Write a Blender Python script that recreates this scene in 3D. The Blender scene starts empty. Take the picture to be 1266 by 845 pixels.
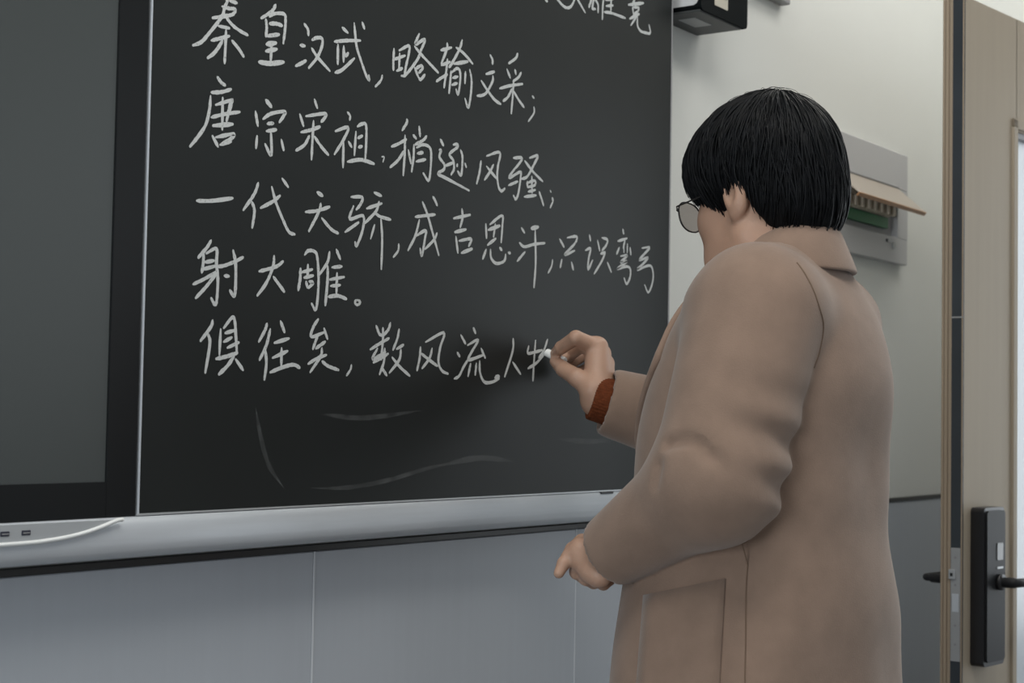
import bpy, bmesh, math, random
import numpy as np
from mathutils import Vector, Matrix, noise
from mathutils.bvhtree import BVHTree

SC = bpy.context.scene
COL = SC.collection

# ------------------------------------------------------------------ camera
cam_d = bpy.data.cameras.new('camera'); cam = bpy.data.objects.new('camera', cam_d); COL.objects.link(cam)
cam_d.sensor_width = 36.0; cam_d.lens = 57.53; cam_d.clip_start = 0.05
R_ = Vector((0.56990659, -0.82152884, 0.01722932)); D_ = Vector((0.04819188, 0.01248515, -0.99876006)); F_ = Vector((0.82029508, 0.57003026, 0.04670639))
cm = Matrix(((R_.x, -D_.x, -F_.x, 0.0), (R_.y, -D_.y, -F_.y, -1.4), (R_.z, -D_.z, -F_.z, 1.25), (0, 0, 0, 1)))
cam.matrix_world = cm
SC.camera = cam
cam_d.dof.use_dof = True; cam_d.dof.focus_distance = 2.15; cam_d.dof.aperture_fstop = 9.0

# ------------------------------------------------------------------ light
SC.view_settings.view_transform = 'Standard'; SC.view_settings.look = 'None'
SC.view_settings.gamma = 1.0; SC.view_settings.exposure = 0.0
try: SC.view_settings.use_curve_mapping = False
except Exception: pass
wd = bpy.data.worlds.new('world'); SC.world = wd; wd.use_nodes = True
bg = wd.node_tree.nodes['Background']; bg.inputs[0].default_value = (0.86, 0.93, 1.0, 1); bg.inputs[1].default_value = 0.40

def area(name, loc, target, sx, sy, power, col):
    l = bpy.data.lights.new(name, 'AREA'); l.shape = 'RECTANGLE'; l.size = sx; l.size_y = sy
    l.energy = power; l.color = col
    o = bpy.data.objects.new(name, l); COL.objects.link(o); o.location = loc
    o.rotation_euler = (Vector(target) - Vector(loc)).to_track_quat('-Z', 'Y').to_euler()
    return o
area('window_daylight', (-2.9, -0.78, 1.5), (3.5, -0.05, 1.2), 1.25, 1.4, 58, (0.92, 0.97, 1.0))
area('added_right_fill', (3.9, -3.6, 1.9), (2.6, -0.2, 1.25), 2.2, 1.3, 6, (0.92, 0.97, 1.0))  # added fill from an unseen window, put in to lift the right-hand wall
area('added_ceiling_fill', (3.45, -0.50, 2.95), (3.50, -0.22, 0.9), 1.2, 0.3, 8.5, (1.0, 0.97, 0.91))  # unseen lamp, added here to light the wall behind the open door
area('added_ceiling_fill', (1.2, -0.90, 2.95), (1.5, -0.30, 0.9), 2.2, 0.4, 24, (1.0, 0.97, 0.91))  # second unseen lamp, added to brighten the coat from above
area('doorway_daylight', (4.7, -1.1, 1.55), (2.6, -0.85, 1.3), 0.8, 1.8, 14, (0.90, 0.96, 1.0))

# ------------------------------------------------------------------ materials
def mat(name, col, rough=0.6, metal=0.0, spec=0.5, var=0.0, vscale=8.0, bump=0.0, bscale=60.0, stretch=(1, 1, 1), col2=None, sheen=0.0, coat=0.0, detail=4.0):
    m = bpy.data.materials.new(name); m.use_nodes = True
    nt = m.node_tree; b = nt.nodes['Principled BSDF']
    b.inputs['Base Color'].default_value = (*col, 1); b.inputs['Roughness'].default_value = rough
    b.inputs['Metallic'].default_value = metal; b.inputs['Specular IOR Level'].default_value = spec
    if sheen: b.inputs['Sheen Weight'].default_value = sheen; b.inputs['Sheen Roughness'].default_value = 0.5
    if coat: b.inputs['Coat Weight'].default_value = coat; b.inputs['Coat Roughness'].default_value = 0.15
    tc = nt.nodes.new('ShaderNodeTexCoord'); mp = nt.nodes.new('ShaderNodeMapping')
    mp.inputs['Scale'].default_value = stretch; nt.links.new(tc.outputs['Object'], mp.inputs['Vector'])
    if var or col2:
        n = nt.nodes.new('ShaderNodeTexNoise'); n.inputs['Scale'].default_value = vscale; n.inputs['Detail'].default_value = detail
        nt.links.new(mp.outputs[0], n.inputs['Vector'])
        r = nt.nodes.new('ShaderNodeValToRGB')
        c2 = col2 if col2 else tuple(c * (1 + var) for c in col); c1 = col if col2 else tuple(c * (1 - var) for c in col)
        r.color_ramp.elements[0].position = 0.32; r.color_ramp.elements[1].position = 0.68
        r.color_ramp.elements[0].color = (*c1, 1); r.color_ramp.elements[1].color = (*c2, 1)
        nt.links.new(n.outputs['Fac'], r.inputs[0]); nt.links.new(r.outputs[0], b.inputs['Base Color'])
    if bump:
        n2 = nt.nodes.new('ShaderNodeTexNoise'); n2.inputs['Scale'].default_value = bscale; n2.inputs['Detail'].default_value = 3
        nt.links.new(mp.outputs[0], n2.inputs['Vector'])
        bp = nt.nodes.new('ShaderNodeBump'); bp.inputs['Strength'].default_value = bump; bp.inputs['Distance'].default_value = 0.002
        nt.links.new(n2.outputs['Fac'], bp.inputs['Height']); nt.links.new(bp.outputs[0], b.inputs['Normal'])
    return m

M = {}
M['wall'] = mat('painted_plaster', (0.76, 0.77, 0.74), 0.85, var=0.02, vscale=1.5, bump=0.15, bscale=220)
M['ceiling'] = mat('ceiling_paint', (0.75, 0.75, 0.73), 0.9)
M['floor'] = mat('floor_tiles', (0.24, 0.24, 0.24), 0.45, var=0.08, vscale=3)
M['platform'] = mat('platform_boards', (0.22, 0.215, 0.21), 0.5, var=0.06, vscale=4, stretch=(1, 12, 1))
M['panel'] = mat('grey_wall_panel', (0.47, 0.505, 0.555), 0.42, var=0.012, vscale=6, stretch=(14, 1, 0.6))
M['joint'] = mat('pale_joint_strip', (0.66, 0.69, 0.73), 0.4)
M['black_trim'] = mat('black_trim', (0.012, 0.013, 0.014), 0.4)
M['board'] = mat('blackboard_surface', (0.0165, 0.019, 0.019), 0.40, spec=0.16, var=0.10, vscale=2.2)
M['bezel'] = mat('display_bezel_glass', (0.008, 0.009, 0.010), 0.30, spec=0.2)
M['screen'] = mat('display_screen', (0.052, 0.060, 0.060), 0.30, var=0.05, vscale=1.2)
M['alu'] = mat('brushed_aluminium', (0.58, 0.62, 0.67), 0.42, metal=0.2, var=0.03, vscale=30, stretch=(0.3, 6, 6))
M['port_grey'] = mat('grey_port_panel', (0.40, 0.42, 0.44), 0.45)
M['lip'] = mat('pale_lip_edge', (0.88, 0.90, 0.90), 0.35)
M['alu_bright'] = mat('bright_aluminium_edge', (0.46, 0.48, 0.50), 0.35, metal=0.3)
M['slot'] = mat('dark_slot', (0.01, 0.01, 0.012), 0.5)
M['port'] = mat('usb_blue_black', (0.015, 0.018, 0.035), 0.4)
M['door'] = mat('beige_door_laminate', (0.385, 0.325, 0.25), 0.6, spec=0.3, var=0.035, vscale=3, stretch=(10, 10, 0.7))
M['door_edge'] = mat('door_edge_band', (0.36, 0.285, 0.21), 0.5, var=0.05, vscale=3, stretch=(30, 30, 0.7))
M['seal'] = mat('dark_edge_seal', (0.035, 0.043, 0.052), 0.35, var=0.15, vscale=6)
M['steel'] = mat('lock_plate_steel', (0.40, 0.41, 0.42), 0.4, metal=0.3, var=0.06, vscale=20)
M['lock'] = mat('black_lock_housing', (0.016, 0.017, 0.019), 0.5, spec=0.25)
M['lock_side'] = mat('black_lock_plastic', (0.012, 0.012, 0.014), 0.35)
M['sensor'] = mat('fingerprint_sensor', (0.10, 0.105, 0.11), 0.25)
M['box_plastic'] = mat('off_white_box_plastic', (0.50, 0.50, 0.51), 0.45)
M['white_plastic'] = mat('white_plastic', (0.62, 0.64, 0.66), 0.4)
M['grey_plastic'] = mat('grey_plastic', (0.30, 0.30, 0.31), 0.5)
M['cream'] = mat('cream_breaker_plastic', (0.60, 0.52, 0.42), 0.45)
M['green'] = mat('green_label_strip', (0.025, 0.16, 0.065), 0.5)
M['breaker_dark'] = mat('breaker_recess', (0.10, 0.07, 0.05), 0.6)
M['terminal'] = mat('black_device_plastic', (0.006, 0.008, 0.009), 0.7, spec=0.06)
M['terminal_base'] = mat('grey_device_base', (0.055, 0.060, 0.062), 0.5)
M['sticker'] = mat('beige_sticker', (0.58, 0.54, 0.45), 0.5)
M['sticker_grey'] = mat('silver_label', (0.34, 0.35, 0.36), 0.4, metal=0.2)
M['skin'] = mat('skin', (0.46, 0.285, 0.205), 0.5, var=0.06, vscale=14, bump=0.15, bscale=300)
sb = M['skin'].node_tree.nodes['Principled BSDF']; sb.inputs['Subsurface Weight'].default_value = 0.12; sb.inputs['Subsurface Radius'].default_value = (0.012, 0.005, 0.003)
sb.inputs['Subsurface Scale'].default_value = 0.5
M['nail'] = mat('finger_nail', (0.58, 0.40, 0.33), 0.3)
M['hair'] = mat('black_hair', (0.0045, 0.0052, 0.0065), 0.52, spec=0.16, var=0.4, vscale=60)
M['coat'] = mat('camel_wool', (0.262, 0.182, 0.139), 0.92, spec=0.15, var=0.07, vscale=28, bump=0.18, bscale=500, sheen=0.25)
M['seam'] = mat('coat_seam_thread', (0.185, 0.127, 0.092), 0.95, spec=0.1)
M['rust'] = mat('rust_knit', (0.13, 0.035, 0.013), 0.9, spec=0.15, var=0.2, vscale=180, bump=0.6, bscale=350)
M['trouser'] = mat('dark_trouser_cloth', (0.02, 0.02, 0.024), 0.9)
M['shoe'] = mat('black_leather', (0.012, 0.012, 0.012), 0.35)
M['frame'] = mat('dark_spectacle_frame', (0.03, 0.028, 0.028), 0.3, metal=0.3)
M['chalk'] = mat('white_chalk', (0.80, 0.81, 0.80), 0.95, spec=0.1)
M['eye'] = mat('eye_white', (0.6, 0.58, 0.55), 0.2)
M['iris'] = mat('iris_brown', (0.02, 0.012, 0.008), 0.15)

def glass_mat(name, col, alpha_mix, rough):
    m = bpy.data.materials.new(name); m.use_nodes = True; nt = m.node_tree
    b = nt.nodes['Principled BSDF']; b.inputs['Base Color'].default_value = (*col, 1); b.inputs['Roughness'].default_value = rough
    b.inputs['Transmission Weight'].default_value = alpha_mix; b.inputs['IOR'].default_value = 1.45
    return m
def lens_mat():
    m = bpy.data.materials.new('tinted_spectacle_lens'); m.use_nodes = True; nt = m.node_tree
    t = nt.nodes.new('ShaderNodeBsdfTransparent'); t.inputs[0].default_value = (0.50, 0.46, 0.44, 1)
    g = nt.nodes.new('ShaderNodeBsdfGlossy'); g.inputs['Roughness'].default_value = 0.05
    fr = nt.nodes.new('ShaderNodeFresnel'); fr.inputs[0].default_value = 1.4; mx = nt.nodes.new('ShaderNodeMixShader')
    nt.links.new(fr.outputs[0], mx.inputs[0]); nt.links.new(t.outputs[0], mx.inputs[1]); nt.links.new(g.outputs[0], mx.inputs[2])
    nt.links.new(mx.outputs[0], nt.nodes['Material Output'].inputs[0]); return m
M['lens'] = lens_mat()
M['frosted'] = glass_mat('frosted_pane', (0.83, 0.89, 0.95), 0.25, 0.25)
M['smoke_lid'] = mat('beige_translucent_lid', (0.40, 0.345, 0.29), 0.35, spec=0.4)
M['lid_edge'] = mat('amber_lid_edge', (0.40, 0.20, 0.09), 0.3)

def dust_mat(name, col, lo, hi, scale, amount):
    m = bpy.data.materials.new(name); m.use_nodes = True; nt = m.node_tree
    out = nt.nodes['Material Output']; b = nt.nodes['Principled BSDF']
    b.inputs['Base Color'].default_value = (*col, 1); b.inputs['Roughness'].default_value = 0.95; b.inputs['Specular IOR Level'].default_value = 0.1
    t = nt.nodes.new('ShaderNodeBsdfTransparent'); mx = nt.nodes.new('ShaderNodeMixShader')
    tc = nt.nodes.new('ShaderNodeTexCoord'); n = nt.nodes.new('ShaderNodeTexNoise'); n.inputs['Scale'].default_value = scale; n.inputs['Detail'].default_value = 5
    mr = nt.nodes.new('ShaderNodeMapRange'); mr.inputs['From Min'].default_value = lo; mr.inputs['From Max'].default_value = hi
    mr.inputs['To Min'].default_value = 0.0; mr.inputs['To Max'].default_value = amount
    nt.links.new(tc.outputs['Object'], n.inputs['Vector']); nt.links.new(n.outputs['Fac'], mr.inputs['Value'])
    nt.links.new(mr.outputs[0], mx.inputs[0]); nt.links.new(t.outputs[0], mx.inputs[1]); nt.links.new(b.outputs[0], mx.inputs[2])
    nt.links.new(mx.outputs[0], out.inputs[0])
    return m
M['chalk_line'] = dust_mat('chalk_stroke', (0.62, 0.64, 0.64), 0.18, 0.42, 420, 0.95)
M['chalk_smear'] = dust_mat('chalk_dust_smear', (0.45, 0.47, 0.48), 0.30, 0.75, 45, 0.17)

# ------------------------------------------------------------------ mesh helpers
def link(name, verts, faces, m, parent=None, smooth=False, origin=(0, 0, 0)):
    me = bpy.data.meshes.new(name)
    o_ = Vector(origin)
    me.from_pydata([tuple(Vector(v) - o_) for v in verts], [], faces); me.validate(); me.update()
    bm = bmesh.new(); bm.from_mesh(me); bmesh.ops.recalc_face_normals(bm, faces=bm.faces); bm.to_mesh(me); bm.free()
    mats = m if isinstance(m, (list, tuple)) else [m]
    for k in mats: me.materials.append(k)
    if smooth:
        for p in me.polygons: p.use_smooth = True
    o = bpy.data.objects.new(name, me); COL.objects.link(o)
    if parent is not None:
        o.parent = parent
    else:
        o.location = origin
    return o

def tag(o, label=None, cat=None, group=None, kind=None):
    if label: o['label'] = label
    if cat: o['category'] = cat
    if group: o['group'] = group
    if kind: o['kind'] = kind
    return o

def empty(name, loc, rz=0.0):
    o = bpy.data.objects.new(name, None); COL.objects.link(o); o.location = loc; o.rotation_euler = (0, 0, rz); o.empty_display_size = 0.1
    return o

class MB:
    def __init__(s): s.v = []; s.f = []
    def add(s, vs, fs):
        n = len(s.v); s.v += [tuple(v) for v in vs]; s.f += [tuple(i + n for i in f) for f in fs]; return s
    def box(s, x0, x1, y0, y1, z0, z1, bev=0.0, seg=2):
        bm = bmesh.new(); bmesh.ops.create_cube(bm, size=1.0)
        for v in bm.verts: v.co = Vector(((x0 + x1) / 2 + v.co.x * (x1 - x0), (y0 + y1) / 2 + v.co.y * (y1 - y0), (z0 + z1) / 2 + v.co.z * (z1 - z0)))
        if bev: bmesh.ops.bevel(bm, geom=list(bm.edges), offset=bev, segments=seg, profile=0.5, affect='EDGES')
        bm.verts.index_update(); s.add([v.co.copy() for v in bm.verts], [[v.index for v in f.verts] for f in bm.faces]); bm.free(); return s
    def prism(s, poly, axis, a, b):   # poly of 2D points, extruded along axis
        def P(p, t):
            if axis == 'x': return (t, p[0], p[1])
            if axis == 'y': return (p[0], t, p[1])
            return (p[0], p[1], t)
        n = len(poly); s.add([P(p, a) for p in poly] + [P(p, b) for p in poly],
              [tuple(range(n))[::-1], tuple(range(n, 2 * n))] + [(i, (i + 1) % n, n + (i + 1) % n, n + i) for i in range(n)]); return s
    def tube(s, pts, rad, sides=8, cap=True):
        pts = [Vector(p) for p in pts]; n = len(pts)
        if not isinstance(rad, (list, tuple)): rad = [rad] * n
        vs = []; up = None
        for i, p in enumerate(pts):
            d = (pts[min(i + 1, n - 1)] - pts[max(i - 1, 0)]).normalized()
            if up is None:
                up = d.orthogonal().normalized()
            up = (up - d * up.dot(d)).normalized(); sd = d.cross(up)
            for k in range(sides):
                a = 2 * math.pi * k / sides; vs.append(p + (up * math.cos(a) + sd * math.sin(a)) * rad[i])
        fs = [(i * sides + k, i * sides + (k + 1) % sides, (i + 1) * sides + (k + 1) % sides, (i + 1) * sides + k) for i in range(n - 1) for k in range(sides)]
        if cap: fs += [tuple(range(sides))[::-1], tuple(range((n - 1) * sides, n * sides))]
        s.add(vs, fs); return s
    def xform(s, mtx): s.v = [tuple(mtx @ Vector(v)) for v in s.v]; return s
    def build(s, name, m, parent=None, smooth=False, origin=(0, 0, 0)): return link(name, s.v, s.f, m, parent, smooth, origin)

def spline(pts, n=6):
    P = [Vector(p) for p in pts]
    if len(P) < 3: return [P[0].lerp(P[-1], k / 4) for k in range(5)]
    Q = [P[0] * 2 - P[1]] + P + [P[-1] * 2 - P[-2]]; out = []
    for i in range(1, len(Q) - 2):
        a, b, c, d = Q[i - 1], Q[i], Q[i + 1], Q[i + 2]
        for k in range(n):
            t = k / n
            out.append(0.5 * ((2 * b) + (c - a) * t + (2 * a - 5 * b + 4 * c - d) * t * t + (3 * b - a - 3 * c + d) * t ** 3))
    out.append(P[-1]); return out

# ------------------------------------------------------------------ implicit surfaces (numpy) -> mesh
def rcone(P, a, b, ra, rb):
    a = np.array(a, np.float32); b = np.array(b, np.float32); d = b - a; L = float(d @ d)
    q = P - a; t = np.clip((q @ d) / L, 0, 1)
    return np.linalg.norm(q - t[:, None] * d, axis=1) - (ra + (rb - ra) * t)
def ell(P, c, r, Rm=None):
    q = P - np.array(c, np.float32)
    if Rm is not None: q = q @ np.array(Rm, np.float32)
    r = np.array(r, np.float32); k0 = np.linalg.norm(q / r, axis=1); k1 = np.linalg.norm(q / (r * r), axis=1)
    return k0 * (k0 - 1) / np.maximum(k1, 1e-6)
def smin(a, b, k):
    h = np.clip(0.5 + 0.5 * (b - a) / k, 0, 1); return b + (a - b) * h - k * h * (1 - h)
def smax(a, b, k): return -smin(-a, -b, k)

def isosurface(fn, lo, hi, h):
    lo = np.array(lo, float); n = np.ceil((np.array(hi) - lo) / h).astype(int) + 1
    ax = [lo[i] + h * np.arange(n[i]) for i in range(3)]
    V = np.empty(n, np.float32); yy, zz = np.meshgrid(ax[1], ax[2], indexing='ij'); yz = np.stack([yy.ravel(), zz.ravel()], 1)
    st = max(1, 400000 // len(yz))
    for i in range(0, n[0], st):
        xs = ax[0][i:i + st]; P = np.empty((len(xs) * len(yz), 3), np.float32)
        P[:, 0] = np.repeat(xs, len(yz)); P[:, 1:] = np.tile(yz, (len(xs), 1))
        V[i:i + st] = fn(P).reshape(len(xs), n[1], n[2])
    ins = V < 0
    c = np.zeros(n - 1, np.int8)
    for dx in (0, 1):
        for dy in (0, 1):
            for dz in (0, 1): c += ins[dx:n[0] - 1 + dx, dy:n[1] - 1 + dy, dz:n[2] - 1 + dz]
    act = (c > 0) & (c < 8); idx = -np.ones(act.shape, np.int64); cells = np.argwhere(act); idx[act] = np.arange(len(cells))
    S = np.zeros((len(cells), 3)); N = np.zeros(len(cells))
    corners = [(0, 0, 0), (1, 0, 0), (0, 1, 0), (1, 1, 0), (0, 0, 1), (1, 0, 1), (0, 1, 1), (1, 1, 1)]
    for i in range(8):
        for a in range(3):
            if corners[i][a] == 0:
                j = list(corners[i]); j[a] = 1; A = np.array(corners[i]); B = np.array(j)
                va = V[tuple((cells + A).T)]; vb = V[tuple((cells + B).T)]; cr = (va < 0) != (vb < 0)
                t = np.where(cr, va / np.where(cr, va - vb, 1), 0)
                S += np.where(cr[:, None], A + t[:, None] * (B - A), 0); N += cr
    verts = lo + h * (cells + S / N[:, None])
    faces = []
    for a in range(3):
        b, cc = (a + 1) % 3, (a + 2) % 3
        sl0 = [slice(1, -1)] * 3; sl0[a] = slice(0, -1); sl1 = [slice(1, -1)] * 3; sl1[a] = slice(1, None)
        A = ins[tuple(sl0)]; B = ins[tuple(sl1)]
        e = np.argwhere(A != B); flip = A[tuple(e.T)]
        e = e.copy(); 
        for k in range(3):
            if k != a: e[:, k] += 1
        ob = np.zeros(3, int); ob[b] = 1; oc = np.zeros(3, int); oc[cc] = 1
        q = np.stack([idx[tuple(x.T)] for x in (e - ob - oc, e - oc, e, e - ob)], 1)
        q[~flip] = q[~flip][:, ::-1]; faces.append(q)
    return verts, np.concatenate(faces)

def iso_obj(name, parts, m, parent=None, origin=(0, 0, 0)):
    """parts: list of (verts, quads); one mesh"""
    V = np.concatenate([p[0] for p in parts]) - np.array(origin); off = 0; Q = []
    for v, q in parts: Q.append(q + off); off += len(v)
    Q = np.concatenate(Q); me = bpy.data.meshes.new(name)
    me.vertices.add(len(V)); me.vertices.foreach_set('co', V.astype(np.float32).ravel())
    me.loops.add(len(Q) * 4); me.loops.foreach_set('vertex_index', Q.astype(np.int32).ravel())
    me.polygons.add(len(Q)); me.polygons.foreach_set('loop_start', np.arange(0, len(Q) * 4, 4, dtype=np.int32)); me.polygons.foreach_set('loop_total', np.full(len(Q), 4, np.int32))
    me.update(calc_edges=True); me.validate(); me.materials.append(m)
    me.polygons.foreach_set('use_smooth', np.ones(len(me.polygons), bool)); me.update()
    o = bpy.data.objects.new(name, me); COL.objects.link(o)
    if parent is not None: o.parent = parent
    else: o.location = origin
    return o

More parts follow.
